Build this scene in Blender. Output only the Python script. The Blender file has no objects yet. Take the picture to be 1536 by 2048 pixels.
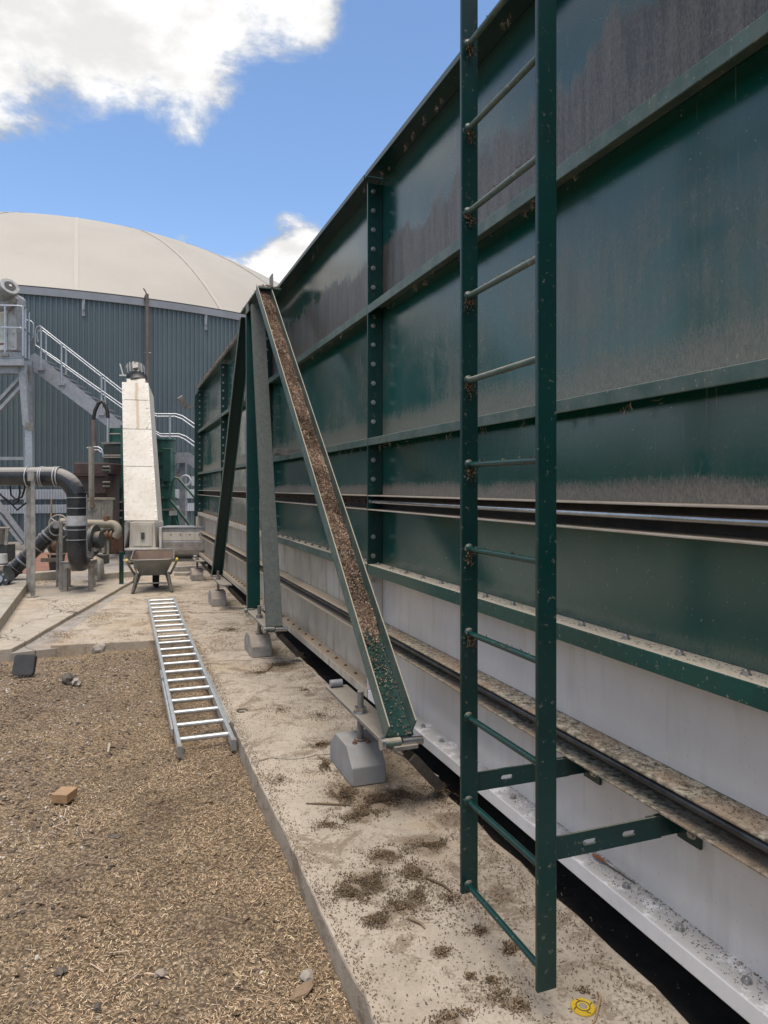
import bpy, bmesh, math, random
import numpy as np
from mathutils import Vector, Matrix
random.seed(7); RNG = np.random.default_rng(7)
R = math.radians
SC = bpy.context.scene
COL = SC.collection

# ------------------------------------------------------------------ camera
CAMZ = 1.66; TH = math.atan(528/1420); S_, C_ = math.sin(TH), math.cos(TH); FPX = 1420.0; HY = 976.0
cd = bpy.data.cameras.new('camera'); cam = bpy.data.objects.new('camera', cd); COL.objects.link(cam)
cd.sensor_fit = 'VERTICAL'; cd.sensor_height = 36; cd.lens = FPX/2048*36
cd.shift_y = -(1024-HY)/2048; cd.clip_start = .05; cd.clip_end = 2000
cam.location = (0, 0, CAMZ); cam.rotation_euler = (R(90), 0, -TH)
SC.camera = cam

# ------------------------------------------------------------------ world: blue sky with broken cloud
SUN_EL, SUN_AZ = R(76), R(-158)          # azimuth measured clockwise from +Y
w = bpy.data.worlds.new('World'); SC.world = w; w.use_nodes = True
nt = w.node_tree; nt.nodes.clear(); N = nt.nodes.new; L = nt.links.new
def px_dir(x, y):
    u = (x-768)/FPX; v = (HY-y)/FPX
    return Vector((u*C_+S_, -u*S_+C_, v)).normalized()
sky = N('ShaderNodeTexSky'); sky.sky_type = 'NISHITA'; sky.sun_disc = False
sky.sun_elevation = SUN_EL; sky.sun_rotation = SUN_AZ; sky.air_density = 1.0; sky.dust_density = .4; sky.ozone_density = 2.0
tc = N('ShaderNodeTexCoord')
sep = N('ShaderNodeSeparateXYZ'); L(tc.outputs['Generated'], sep.inputs[0])
def M(op, a, b=None, c=None, clamp=False):
    n = N('ShaderNodeMath'); n.operation = op; n.use_clamp = clamp
    for i, v in enumerate((a, b, c)):
        if v is None: continue
        if isinstance(v, (int, float)): n.inputs[i].default_value = v
        else: L(v, n.inputs[i])
    return n.outputs[0]
def MR(v, a, b, c=0., d=1., smooth=True):
    n = N('ShaderNodeMapRange'); n.interpolation_type = 'SMOOTHSTEP' if smooth else 'LINEAR'
    L(v, n.inputs[0])
    for i, k in enumerate((a, b, c, d)): n.inputs[i+1].default_value = k
    return n.outputs[0]
zz = M('ADD', M('MAXIMUM', sep.outputs[2], 0.0), .18)
comb = N('ShaderNodeCombineXYZ')
L(M('DIVIDE', sep.outputs[0], zz), comb.inputs[0]); L(M('DIVIDE', sep.outputs[1], zz), comb.inputs[1]); comb.inputs[2].default_value = 3.1
def noise(vec, scale, detail=6, rough=.55, dist=0.0):
    n = N('ShaderNodeTexNoise'); n.inputs['Scale'].default_value = scale; n.inputs['Detail'].default_value = detail
    n.inputs['Roughness'].default_value = rough; n.inputs['Distortion'].default_value = dist; L(vec, n.inputs['Vector']); return n.outputs[0]
big = noise(comb.outputs[0], .9, 3, .5)
fine = noise(comb.outputs[0], 4.2, 9, .62, .25)
puff = noise(tc.outputs['Generated'], 11, 8, .55)
def blob(px, py, r0, r1, sign=1):
    d = px_dir(px, py)
    vm = N('ShaderNodeVectorMath'); vm.operation = 'DISTANCE'; L(tc.outputs['Generated'], vm.inputs[0]); vm.inputs[1].default_value = d
    return MR(vm.outputs['Value'], r0, r1, sign, 0.)
acc = M('ADD', M('MULTIPLY', M('SUBTRACT', big, .5), 1.3), M('MULTIPLY', M('SUBTRACT', fine, .5), 1.9))
acc = M('ADD', acc, M('MULTIPLY', M('SUBTRACT', puff, .5), .8))
acc = M('ADD', acc, .20)
for (x, y, a, b, s) in ((120, 20, .05, .26, .32), (380, 60, .04, .20, .28), (590, 40, .02, .11, .26), (690, 0, .02, .10, .52), (560, 110, .0, .07, .2), (-60, 180, .03, .15, .25), (300, 170, .03, .13, .22), (470, 180, .01, .10, .25),
                        (585, 500, .02, .075, .62), (480, 545, .01, .075, .50), (640, 560, .03, .12, .4), (360, 490, .0, .035, .3),
                        (420, 360, .08, .20, -.56), (150, 350, .05, .15, -.46), (760, 250, .08, .24, -.58), (20, 360, .02, .12, -.44), (880, 60, .05, .17, -.36)):
    acc = M('ADD', acc, blob(x, y, a, b, s))
dens = MR(acc, -.03, .36)
shade = MR(noise(comb.outputs[0], 3.4, 7, .6), .38, .60, .70, 1.0)
ccol = N('ShaderNodeMix'); ccol.data_type = 'RGBA'; ccol.inputs[6].default_value = (3.3, 3.6, 4.1, 1); ccol.inputs[7].default_value = (6.2, 6.15, 6.1, 1)
L(MR(acc, .12, .5), ccol.inputs[0])
csh = N('ShaderNodeMix'); csh.data_type = 'RGBA'; csh.blend_type = 'MULTIPLY'; csh.inputs[0].default_value = 1; L(ccol.outputs[2], csh.inputs[6])
cg = N('ShaderNodeCombineColor'); [L(shade, cg.inputs[i]) for i in range(3)]; L(cg.outputs[0], csh.inputs[7])
tint = N('ShaderNodeMix'); tint.data_type = 'RGBA'; tint.blend_type = 'MULTIPLY'; tint.inputs[0].default_value = 1; L(sky.outputs[0], tint.inputs[6]); tint.inputs[7].default_value = (1.0, 1.06, 1.12, 1)
mx = N('ShaderNodeMix'); mx.data_type = 'RGBA'; L(dens, mx.inputs[0]); L(tint.outputs[2], mx.inputs[6]); L(csh.outputs[2], mx.inputs[7])
bg = N('ShaderNodeBackground'); bg.inputs[1].default_value = .10; L(mx.outputs[2], bg.inputs[0])
ow = N('ShaderNodeOutputWorld'); L(bg.outputs[0], ow.inputs[0])

sl = bpy.data.lights.new('sun', 'SUN'); sl.energy = 2.2; sl.angle = R(46); sl.color = (1, .90, .77)
so = bpy.data.objects.new('sun', sl); COL.objects.link(so); so.location = (0, 0, 30)
tosun = Vector((math.sin(SUN_AZ)*math.cos(SUN_EL), math.cos(SUN_AZ)*math.cos(SUN_EL), math.sin(SUN_EL)))
so.rotation_euler = (-tosun).to_track_quat('-Z', 'Y').to_euler()
SC.view_settings.view_transform = 'Standard'; SC.view_settings.look = 'None'; SC.view_settings.exposure = 0.95; SC.view_settings.gamma = 1
SC.view_settings.use_curve_mapping = False
SC.render.engine = 'CYCLES'; SC.cycles.use_denoising = True; SC.cycles.max_bounces = 8

# ------------------------------------------------------------------ site helpers: image bearing + distance -> point in the yard
def wpt(lat, d, z): return Vector((lat*C_+d*S_, -lat*S_+d*C_, z))
def at(x, y, d): return wpt((x-768)/FPX*d, d, CAMZ+(HY-y)/FPX*d)
def gnd(x, y, z=.09):
    d = (CAMZ-z)*FPX/(y-HY); return wpt((x-768)/FPX*d, d, z)
RIGHT = Vector((C_, -S_, 0)); FWD = Vector((S_, C_, 0)); UP = Vector((0, 0, 1))

# ------------------------------------------------------------------ materials
MATS = {}
class NB:
    def __init__(s, name):
        m = bpy.data.materials.new(name); m.use_nodes = True; s.m = m; s.t = m.node_tree; s.t.nodes.clear()
        s.b = s.n('ShaderNodeBsdfPrincipled'); o = s.n('ShaderNodeOutputMaterial'); s.l(s.b.outputs[0], o.inputs[0]); MATS[name] = m
        g = s.n('ShaderNodeNewGeometry'); s.pos = g.outputs['Position']; s.nrm = g.outputs['True Normal']; s.geo = g
        s.gen = s.n('ShaderNodeTexCoord').outputs['Generated']
    def n(s, t): return s.t.nodes.new(t)
    def l(s, a, b): s.t.links.new(a, b)
    def math(s, op, a, b=None, c=None, clamp=False):
        n = s.n('ShaderNodeMath'); n.operation = op; n.use_clamp = clamp
        for i, v in enumerate((a, b, c)):
            if v is None: continue
            if isinstance(v, (int, float)): n.inputs[i].default_value = v
            else: s.l(v, n.inputs[i])
        return n.outputs[0]
    def mr(s, v, a, b, c=0., d=1.):
        n = s.n('ShaderNodeMapRange'); n.interpolation_type = 'SMOOTHSTEP'; s.l(v, n.inputs[0])
        for i, k in enumerate((a, b, c, d)): n.inputs[i+1].default_value = k
        return n.outputs[0]
    def scale(s, v, sc):
        n = s.n('ShaderNodeVectorMath'); n.operation = 'MULTIPLY'; s.l(v, n.inputs[0]); n.inputs[1].default_value = sc; return n.outputs[0]
    def noise(s, sc=5, detail=5, rough=.55, vec=None, st=None, dist=0.):
        n = s.n('ShaderNodeTexNoise'); n.inputs['Scale'].default_value = sc; n.inputs['Detail'].default_value = detail; n.inputs['Roughness'].default_value = rough
        n.inputs['Distortion'].default_value = dist
        v = vec if vec is not None else s.pos
        if st: v = s.scale(v, st)
        s.l(v, n.inputs['Vector']); return n.outputs[0]
    def voro(s, sc, feature='F1', out='Distance', st=None):
        n = s.n('ShaderNodeTexVoronoi'); n.feature = feature; n.inputs['Scale'].default_value = sc
        v = s.pos
        if st: v = s.scale(v, st)
        s.l(v, n.inputs['Vector']); return n.outputs[out]
    def mix(s, f, a, b, mode='MIX'):
        n = s.n('ShaderNodeMix'); n.data_type = 'RGBA'; n.blend_type = mode
        for i, v in ((0, f), (6, a), (7, b)):
            if isinstance(v, (int, float)): n.inputs[i].default_value = v
            elif isinstance(v, tuple): n.inputs[i].default_value = (*v, 1)
            else: s.l(v, n.inputs[i])
        return n.outputs[2]
    def sepz(s, v, i=2):
        n = s.n('ShaderNodeSeparateXYZ'); s.l(v, n.inputs[0]); return n.outputs[i]
    def up(s, a=.5, b=.9): return s.mr(s.sepz(s.nrm), a, b)
    def bump(s, h, strength=.3, dist=.01, prev=None):
        n = s.n('ShaderNodeBump'); n.inputs['Strength'].default_value = strength; n.inputs['Distance'].default_value = dist; s.l(h, n.inputs['Height'])
        if prev is not None: s.l(prev, n.inputs['Normal'])
        return n.outputs[0]
    def fin(s, col, rough=.5, metal=0., nrm=None, spec=None, coat=0.):
        b = s.b
        for k, v in (('Base Color', col), ('Roughness', rough), ('Metallic', metal), ('Normal', nrm), ('Coat Weight', coat)):
            if v is None: continue
            if isinstance(v, tuple): b.inputs[k].default_value = (*v, 1)
            elif isinstance(v, (int, float)): b.inputs[k].default_value = v
            else: s.l(v, b.inputs[k])
        if spec is not None: b.inputs['Specular IOR Level'].default_value = spec
        return s.m

def basic(name, c1, c2=None, rough=.5, metal=0., sc=6, bump=.12, bsc=60, dust=None, dustc=(.30, .235, .165), spots=0., streak=0., streakc=(.12, .09, .06), spec=None):
    """painted / metal / plastic surface: two-tone mottling, dust lying on top faces, dirt specks, run-off streaks"""
    b = NB(name); c2 = c2 or tuple(k*.75 for k in c1)
    col = b.mix(b.mr(b.noise(sc, 6, .6), .3, .7), c1, c2)
    r = rough
    if streak:
        f = b.math('MULTIPLY', b.mr(b.noise(14, 5, .6, st=(1, 1, .12)), .48, .72), streak); col = b.mix(f, col, streakc)
    if spots:
        f = b.math('MULTIPLY', b.mr(b.noise(55, 3, .7), .62, .70), spots); col = b.mix(f, col, dustc)
    if dust:
        f = b.math('MULTIPLY', b.up(.35, .8), b.mr(b.noise(9, 7, .7), .5-dust*.35, .62-dust*.25)); f = b.math('MULTIPLY', f, min(1, dust*1.2))
        tone = b.mix(b.noise(90, 4, .7), tuple(k*.6 for k in dustc), tuple(min(1, k*1.35) for k in dustc))
        col = b.mix(f, col, tone); r = b.math('ADD', b.math('MULTIPLY', f, .9-rough), rough)
    nr = b.bump(b.noise(bsc, 5, .6), bump, .004) if bump else None
    return b.fin(col, r, metal, nr, spec)

DUST = (.17, .145, .115); DUST2 = (.30, .255, .20)
def green_panel(name, low=.5, mid=.3, dark=0., seed=0., tone=1.0, lvl=.55, soft=0., wipe=None):
    """glossy teal enamel under wood dust: grainy bank above the ledge, dull run-off film with drip edges, scratches and specks"""
    b = NB(name); h = b.sepz(b.gen)
    off = b.n('ShaderNodeVectorMath'); off.operation = 'ADD'; b.l(b.pos, off.inputs[0]); off.inputs[1].default_value = (seed*3.1, seed*5.7, 0); O = off.outputs[0]
    base = b.mix(b.noise(1.7, 4, .5), (.002*tone, .036*tone, .031*tone), (.004*tone, .060*tone, .050*tone))
    n1 = b.noise(1.3, 7, .62, O, dist=.3); n2 = b.noise(22, 6, .7, O, (1, 1, .09)); n3 = b.noise(150, 4, .75, O, (1, 1, .5)); n4 = b.noise(7, 7, .7, O)
    c0 = lambda v, k: b.math('MULTIPLY', b.math('SUBTRACT', v, .5), k)
    lo = b.math('ADD', b.math('ADD', b.mr(h, .0, .45, 1., 0.), c0(n1, 1.0)), b.math('ADD', c0(n3, .55), c0(n2, .25)))
    f = b.math('MULTIPLY', b.mr(lo, .42, .92), low)
    fm = b.math('ADD', b.math('ADD', n1, c0(n2, .16)), b.math('ADD', c0(n3, .16), c0(n4, .10)))
    f2 = b.math('MULTIPLY', b.math('MULTIPLY', b.mr(fm, .46-soft, .66+soft), mid), b.mr(h, .60, 1.0, 1., .15))
    f = b.math('MAXIMUM', f, f2, clamp=True)
    if wipe:      # glove print wiped into the dust
        vm = b.n('ShaderNodeVectorMath'); vm.operation = 'DISTANCE'; b.l(b.pos, vm.inputs[0]); vm.inputs[1].default_value = wipe
        k = b.math('MULTIPLY', b.mr(b.math('ADD', vm.outputs['Value'], c0(n4, .03)), .035, .055, 1., 0.), b.mr(b.noise(42, 2, .5, O, (1, 1.6, .7)), .42, .5))
        f = b.math('MULTIPLY', f, b.math('SUBTRACT', 1., k))
    tone2 = b.mix(b.mr(b.math('ADD', n2, c0(n3, .9)), .3, .7), tuple(k*.45 for k in DUST), tuple(k*.95 for k in DUST))
    tone1 = b.mix(b.mr(n3, .3, .7), tuple(k*.8 for k in DUST), DUST2)
    col = b.mix(f, base, b.mix(b.mr(h, .0, .32, 1., .0), tone2, tone1))
    if dark:
        lv = b.math('ADD', b.math('ADD', b.math('SUBTRACT', lvl, h), c0(n1, .9)), b.math('ADD', c0(n2, .35), c0(n3, .12)))
        fd = b.math('MULTIPLY', b.mr(lv, -.03, .10), dark)
        col = b.mix(fd, col, b.mix(b.mr(b.math('ADD', n3, c0(n2, .8)), .3, .72), (.016, .013, .011), (.105, .090, .076)))
        f = b.math('MAXIMUM', f, b.math('MULTIPLY', fd, .8))
    sc = b.math('MULTIPLY', b.mr(b.noise(70, 2, .5, O, (1, 1, .04)), .70, .74), b.mr(b.noise(3, 2, .5, O), .5, .6))
    col = b.mix(b.math('MULTIPLY', sc, .35), col, (.22, .25, .22))
    sp = b.mr(b.noise(85, 2, .6, O), .715, .745); col = b.mix(b.math('MULTIPLY', sp, .7), col, (.36, .33, .27))
    r = b.math('ADD', b.math('MULTIPLY', f, .42), .13)
    nr = b.bump(b.noise(1.5, 2, .4, O), .10, .06); nr = b.bump(n3, .16, .002, nr)
    return b.fin(col, r, 0., nr, .75)
green_panel('green_top', .25, .15, .92, 1, 1., .52)
green_panel('green_upper', .6, .64, 0., 2, 1.45, soft=.07)
green_panel('green_mid', .95, .14, 0., 3, 1.4, wipe=(1.69, 1.717, 1.745))
green_panel('green_low', .22, .12, 0., 4, 1.4)
green_panel('green_far', .85, .75, 0., 6, 1.5, soft=.16)
green_panel('green_far_top', .6, .6, .4, 9, 1.3, .4, soft=.14)
basic('green_paint', (.002, .032, .028), (.0015, .022, .020), .34, sc=4, bump=.06, dust=.55, spots=.55, dustc=(.30, .26, .20))
basic('green_clean', (.002, .034, .030), (.0015, .024, .022), .30, sc=3, bump=.05, dust=.35, spots=.35, dustc=(.30, .27, .21))
basic('green_ledge', (.006, .066, .054), (.004, .048, .040), .32, sc=4, bump=.08, dust=1., spots=.45, dustc=(.40, .355, .28))
basic('green_bare', (.003, .042, .035), (.002, .028, .025), .30, sc=5, bump=.1, spots=.4, dustc=(.22, .22, .17))
basic('green_weathered', (.085, .125, .110), (.035, .075, .064), .45, sc=7, bump=.08, dust=.95, spots=.6, dustc=(.36, .32, .25), streak=.5, streakc=(.14, .15, .12))
basic('green_dusty', (.085, .10, .095), (.05, .065, .06), .75, sc=30, bump=.5, bsc=240, dust=.8, dustc=(.26, .235, .20))
basic('machine_green', (.018, .100, .075), (.010, .062, .048), .40, sc=3, bump=.1, dust=.8, streak=.5, streakc=(.03, .028, .02))
basic('machine_dark', (.022, .035, .028), (.012, .018, .016), .5, sc=3, bump=.1, dust=.6, streak=.6)
basic('white_panel', (.66, .63, .605), (.57, .54, .515), .22, sc=1.3, bump=.06, bsc=4, dust=.25, spots=.22, dustc=(.16, .14, .12), streak=.22, streakc=(.30, .25, .20))
basic('white_flange', (.76, .75, .75), (.67, .66, .66), .25, sc=5, bump=.04, dust=.42, spots=.22, dustc=(.10, .085, .07))
basic('cream_panel', (.52, .49, .43), (.40, .36, .30), .42, sc=4, bump=.08, dust=.8, spots=.3, streak=.75, streakc=(.23, .19, .15))
basic('ledge_dusty', (.46, .42, .36), (.36, .31, .25), .6, sc=8, bump=.5, bsc=160, dust=1., dustc=(.33, .265, .19), spots=.4)
b = NB('ledge_algae')
c_ = b.mix(b.mr(b.noise(38, 7, .75), .40, .60), (.085, .075, .055), (.40, .35, .27))
c_ = b.mix(b.mr(b.noise(5, 6, .65), .42, .62, .0, .75), c_, (.26, .185, .125))
c_ = b.mix(b.mr(b.noise(240, 3, .7), .55, .66, .0, .7), c_, (.50, .45, .36))
b.fin(c_, .85, 0., b.bump(b.noise(150, 6, .7), .7, .006), .3)
basic('seam_dark', (.055, .045, .040), (.025, .022, .020), .8, sc=8, bump=.4, spots=.3)
basic('interior_dark', (.02, .02, .02), None, .9, bump=0)
basic('zinc', (.50, .51, .53), (.40, .41, .43), .30, 1., sc=40, bump=.05)
basic('bolt_steel', (.52, .51, .50), (.35, .34, .33), .34, .9, sc=60, bump=.1, spots=.3)
basic('rail_dark', (.15, .155, .16), (.07, .07, .072), .38, .8, sc=9, bump=.1, spots=.4)
basic('rod_steel', (.50, .53, .57), (.38, .41, .45), .24, 1., sc=14, bump=.05, spots=.2)
basic('galvanised', (.47, .49, .52), (.34, .36, .39), .42, .75, sc=22, bump=.08, bsc=30, dust=.25)
basic('galvanised_dull', (.35, .36, .38), (.26, .27, .29), .55, .45, sc=9, bump=.1, dust=.35, dustc=(.36, .33, .30))
basic('stainless_dirty', (.40, .385, .36), (.26, .24, .215), .48, .6, sc=10, bump=.12, dust=.5, streak=.4)
basic('aluminium', (.60, .615, .61), (.47, .485, .48), .46, .75, sc=25, bump=.08, spots=.15)
basic('steel_dusty', (.24, .23, .215), (.15, .138, .125), .6, .3, sc=12, bump=.2, dust=.9, dustc=(.33, .29, .235))
basic('black_pipe', (.030, .032, .036), (.014, .015, .018), .34, sc=5, bump=.1, dust=1., dustc=(.30, .28, .255), spots=.45)
basic('black_rubber', (.022, .022, .023), (.012, .012, .012), .7, sc=9, bump=.3, dust=.4)
basic('grey_wrap', (.44, .44, .45), (.33, .33, .34), .5, sc=18, bump=.3, spots=.3)
basic('rust_brown', (.075, .040, .034), (.035, .022, .022), .6, sc=3, bump=.2, dust=.6, streak=.5, streakc=(.02, .014, .014))
basic('rust_orange', (.20, .10, .055), (.11, .055, .035), .75, sc=12, bump=.4, dust=.4)
basic('beige_pipe', (.30, .275, .22), (.22, .195, .15), .5, sc=8, bump=.1, dust=.6)
basic('grey_box', (.30, .285, .25), (.22, .20, .17), .55, sc=6, bump=.1, streak=.8, streakc=(.05, .04, .03), dust=.6)
basic('white_casing', (.56, .525, .465), (.47, .43, .365), .45, sc=2.0, bump=.2, bsc=4, spots=.10, dustc=(.28, .22, .15), streak=.38, streakc=(.30, .22, .12))
b = NB('casing_stained')
gx_ = b.sepz(b.gen, 0); nn0 = b.noise(6, 6, .65)
c_ = b.mix(b.mr(b.noise(2.0, 6, .6), .3, .7), (.56, .525, .465), (.47, .43, .365))
c_ = b.mix(b.math('MULTIPLY', b.mr(b.noise(14, 5, .6, st=(1, 1, .12)), .48, .72), .35), c_, (.30, .22, .12))
ds = b.math('ABSOLUTE', b.math('ADD', b.math('SUBTRACT', gx_, .53), b.math('MULTIPLY', b.math('SUBTRACT', nn0, .5), .16)))
c_ = b.mix(b.math('MULTIPLY', b.mr(ds, .015, .085, 1., 0.), .65), c_, (.30, .185, .07))
c_ = b.mix(b.math('MULTIPLY', b.mr(b.noise(9, 6, .7, st=(1, 1, 2.2)), .60, .66), b.mr(gx_, .62, .8)), c_, (.12, .10, .085))
b.fin(c_, .45, 0., b.bump(b.noise(4, 4, .6), .2, .004), .4)
basic('casing_grey', (.42, .42, .42), (.30, .29, .28), .4, .4, sc=6, bump=.1, spots=.3, streak=.4, streakc=(.2, .17, .13))
basic('motor_grey', (.35, .36, .355), (.22, .225, .22), .45, .2, sc=9, bump=.1, dust=.4)
basic('motor_dark', (.075, .085, .088), (.05, .055, .058), .45, .2, sc=9, bump=.1, dust=.5)
basic('pale_paint', (.58, .58, .55), (.46, .45, .42), .45, sc=8, bump=.1, dust=.3)
basic('membrane', (.37, .342, .295), (.335, .308, .265), .6, sc=.35, bump=.0)
basic('membrane_seam', (.385, .358, .31), (.37, .343, .298), .6, sc=.8, bump=.0)
basic('cladding', (.098, .130, .142), (.082, .110, .121), .42, sc=.6, bump=.05, bsc=3)
basic('trim_grey', (.27, .275, .29), (.22, .225, .24), .45, .2, sc=1.5, bump=.05)
basic('dark_trim', (.05, .045, .045), None, .6, bump=0)
basic('pale_ribs', (.52, .54, .57), (.42, .44, .47), .5, sc=2, bump=.05)
basic('downpipe', (.16, .125, .105), (.11, .085, .07), .6, sc=3, bump=.1)
basic('tyre', (.014, .014, .015), None, .8, sc=30, bump=.3, spots=.2)
basic('barrow_paint', (.225, .23, .22), (.16, .163, .155), .5, .1, sc=7, bump=.15, spots=.4, dust=.3)
basic('barrow_rust', (.17, .115, .085), (.12, .08, .06), .8, sc=6, bump=.3, spots=.4)
basic('tube_olive', (.24, .235, .21), (.15, .145, .13), .5, .3, sc=9, bump=.15, spots=.3)
basic('yellow_grip', (.62, .42, .02), (.45, .29, .015), .5, sc=20, bump=.1, spots=.2)
basic('timber', (.40, .25, .13), (.28, .165, .085), .75, sc=9, bump=.3, spots=.5, dust=.3)
basic('timber_old', (.27, .19, .12), (.17, .115, .07), .8, sc=12, bump=.4, spots=.3)
basic('shade_dark', (.035, .029, .023), (.018, .015, .012), .95, sc=9, bump=.6, bsc=60)  # near-black tone that paints the shade under the tank
basic('blocker_green', (.055, .075, .028), (.035, .05, .02), .9, sc=2, bump=.6, bsc=8)  # dark green for the added bank that blocks horizon glow
basic('caked_dirt', (.33, .235, .17), (.17, .115, .08), .95, sc=45, bump=.9, bsc=130)
basic('slate_rubber', (.055, .056, .060), (.038, .038, .041), .8, sc=9, bump=.35, spots=.25)
basic('wood_old', (.115, .098, .082), (.07, .06, .05), .85, sc=12, bump=.4, spots=.3)
basic('leaf_rust', (.26, .10, .035), (.15, .06, .03), .6, sc=30, bump=.2)
basic('red_print', (.45, .06, .04), None, .5, bump=0)
basic('brown_board', (.26, .13, .085), (.20, .10, .07), .7, sc=2, bump=.15)

def concrete(name, c1, c2, sand=.5, stains=.5, smear=.3, soil=()):
    b = NB(name)
    big = b.noise(.9, 7, .62, dist=.3); mid = b.noise(5, 8, .68); fin = b.noise(85, 5, .7)
    col = b.mix(b.mr(mid, .3, .72), c1, c2)
    col = b.mix(b.math('MULTIPLY', b.mr(big, .50, .66), sand), col, (.40, .29, .175))
    col = b.mix(b.math('MULTIPLY', b.mr(b.noise(2.4, 8, .7, dist=.6), .56, .68), stains), col, (.155, .125, .10))
    col = b.mix(b.math('MULTIPLY', b.mr(b.voro(26), .0, .22, 1, 0), b.math('MULTIPLY', b.mr(b.noise(3.1, 4, .6), .48, .6), .75)), col, (.10, .078, .055))
    sm = b.mr(b.math('ADD', b.noise(4.3, 9, .72, dist=.8), b.math('MULTIPLY', b.math('SUBTRACT', fin, .5), .45)), .50, .60)
    col = b.mix(b.math('MULTIPLY', sm, smear), col, b.mix(fin, (.10, .072, .045), (.23, .165, .105)))
    if soil:      # trodden-in soil where spillage lies
        acc_ = None; jit = b.math('MULTIPLY', b.math('SUBTRACT', b.noise(11, 8, .72, dist=.6), .5), .9)
        for (sx, sy, sr) in soil:
            vm = b.n('ShaderNodeVectorMath'); vm.operation = 'DISTANCE'; b.l(b.pos, vm.inputs[0]); vm.inputs[1].default_value = (sx, sy, .09)
            d_ = b.math('DIVIDE', vm.outputs['Value'], sr); acc_ = d_ if acc_ is None else b.math('MINIMUM', acc_, d_)
        k_ = b.mr(b.math('ADD', acc_, jit), .55, 1.0, 1., 0.)
        col = b.mix(b.math('MULTIPLY', k_, .82), col, b.mix(b.mr(fin, .3, .7), (.085, .060, .040), (.25, .18, .115)))
    col = b.mix(b.math('MULTIPLY', b.mr(b.noise(130, 2, .6), .66, .72), .7), col, (.12, .095, .07))
    col = b.mix(b.mr(fin, .35, .7, .0, .35), col, tuple(k*.55 for k in c1))
    ce = b.n('ShaderNodeTexVoronoi'); ce.feature = 'DISTANCE_TO_EDGE'; ce.inputs['Scale'].default_value = .42
    wv = b.n('ShaderNodeVectorMath'); wv.operation = 'ADD'; b.l(b.pos, wv.inputs[0]); nz = b.n('ShaderNodeTexNoise'); nz.inputs['Scale'].default_value = 3.; nz.inputs['Detail'].default_value = 6; b.l(b.pos, nz.inputs['Vector']); ns = b.n('ShaderNodeVectorMath'); ns.operation = 'SCALE'; ns.inputs['Scale'].default_value = .35; b.l(nz.outputs['Color'], ns.inputs[0]); b.l(ns.outputs[0], wv.inputs[1]); b.l(wv.outputs[0], ce.inputs['Vector'])
    cr = b.mr(ce.outputs['Distance'], .0015, .0045, 1., 0.); col = b.mix(b.math('MULTIPLY', cr, .75), col, (.06, .048, .036))
    nr = b.bump(mid, .25, .02); nr = b.bump(fin, .4, .004, nr)
    return b.fin(col, .88, 0., nr, .3)
concrete('slab', (.465, .40, .32), (.35, .295, .23), .45, .45, .75, [(*gnd(x, y).xy, r) for x, y, r in ((740, 1765, 0.11),(700, 1785, 0.07),(770, 1715, 0.09),(830, 1745, 0.08),(835, 1790, 0.05),(760, 1840, 0.07),(800, 1815, 0.06),(865, 1690, 0.08),(965, 1862, 0.04),(880, 1905, 0.04),(1018, 1898, 0.03),(1035, 2005, 0.035),(900, 2038, 0.05),(760, 1600, 0.17),(690, 1590, 0.11),(820, 1590, 0.12),(720, 1630, 0.1),(640, 1492, 0.07),(560, 1335, 0.2),(900, 1640, 0.1),(620, 1390, 0.06),(850, 1690, 0.12),(1000, 1790, 0.07))])
concrete('slab_clean', (.46, .405, .335), (.37, .32, .26), .35, .2)
concrete('slab_far', (.36, .33, .295), (.27, .245, .215), .45, .4)
concrete('kerb_concrete', (.44, .41, .35), (.31, .28, .23), .2, .3)
basic('block_concrete', (.30, .295, .29), (.25, .243, .237), .8, sc=7, bump=.25, bsc=120, dust=.25, spots=.1)
basic('block_dirty', (.36, .33, .30), (.23, .21, .19), .85, sc=9, bump=.4, bsc=90, dust=.5, spots=.4)

b = NB('gravel_ground')
n = b.noise(1.1, 6, .6); col = b.mix(b.mr(n, .35, .68), (.32, .23, .14), (.21, .16, .11))
v = b.voro(70, 'F1', 'Color'); vd = b.voro(70)
hsv = b.n('ShaderNodeSeparateXYZ'); b.l(v, hsv.inputs[0])
peb = b.mix(b.mr(hsv.outputs[0], .1, .95), (.09, .068, .048), (.34, .26, .18))
col = b.mix(b.mr(hsv.outputs[1], .25, .75, .15, .8), col, peb)
col = b.mix(b.mr(vd, .35, .62, 0., .7), col, (.07, .052, .036))
nr = b.bump(vd, -.8, .02); nr = b.bump(b.noise(260, 4, .7), .6, .004, nr)
b.fin(col, .92, 0., nr, .25)
def chips_mat(name, stops, rough=.85):
    b = NB(name)
    cr = b.n('ShaderNodeValToRGB'); el = cr.color_ramp.elements
    el[0].position = 0; el[0].color = (*stops[0][1], 1); el[1].position = 1; el[1].color = (*stops[-1][1], 1)
    for p, c in stops[1:-1]: e = el.new(p); e.color = (*c, 1)
    b.l(b.geo.outputs['Random Per Island'], cr.inputs[0])
    col = b.mix(b.mr(b.noise(2.1, 7, .65, dist=.5), .44, .66, .0, .72), cr.outputs[0], (.085, .06, .04))
    return b.fin(col, rough, 0., None, .25)
chips_mat('chips', [(0, (.085, .055, .034)), (.22, (.24, .160, .095)), (.5, (.42, .295, .178)), (.8, (.60, .455, .295)), (1, (.74, .61, .44))])
chips_mat('chips_dark', [(0, (.045, .031, .020)), (.4, (.125, .086, .053)), (.75, (.22, .155, .095)), (1, (.38, .285, .18))])
chips_mat('chips_tan', [(0, (.17, .115, .085)), (.4, (.36, .255, .185)), (.8, (.50, .375, .28)), (1, (.62, .50, .39))])
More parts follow.
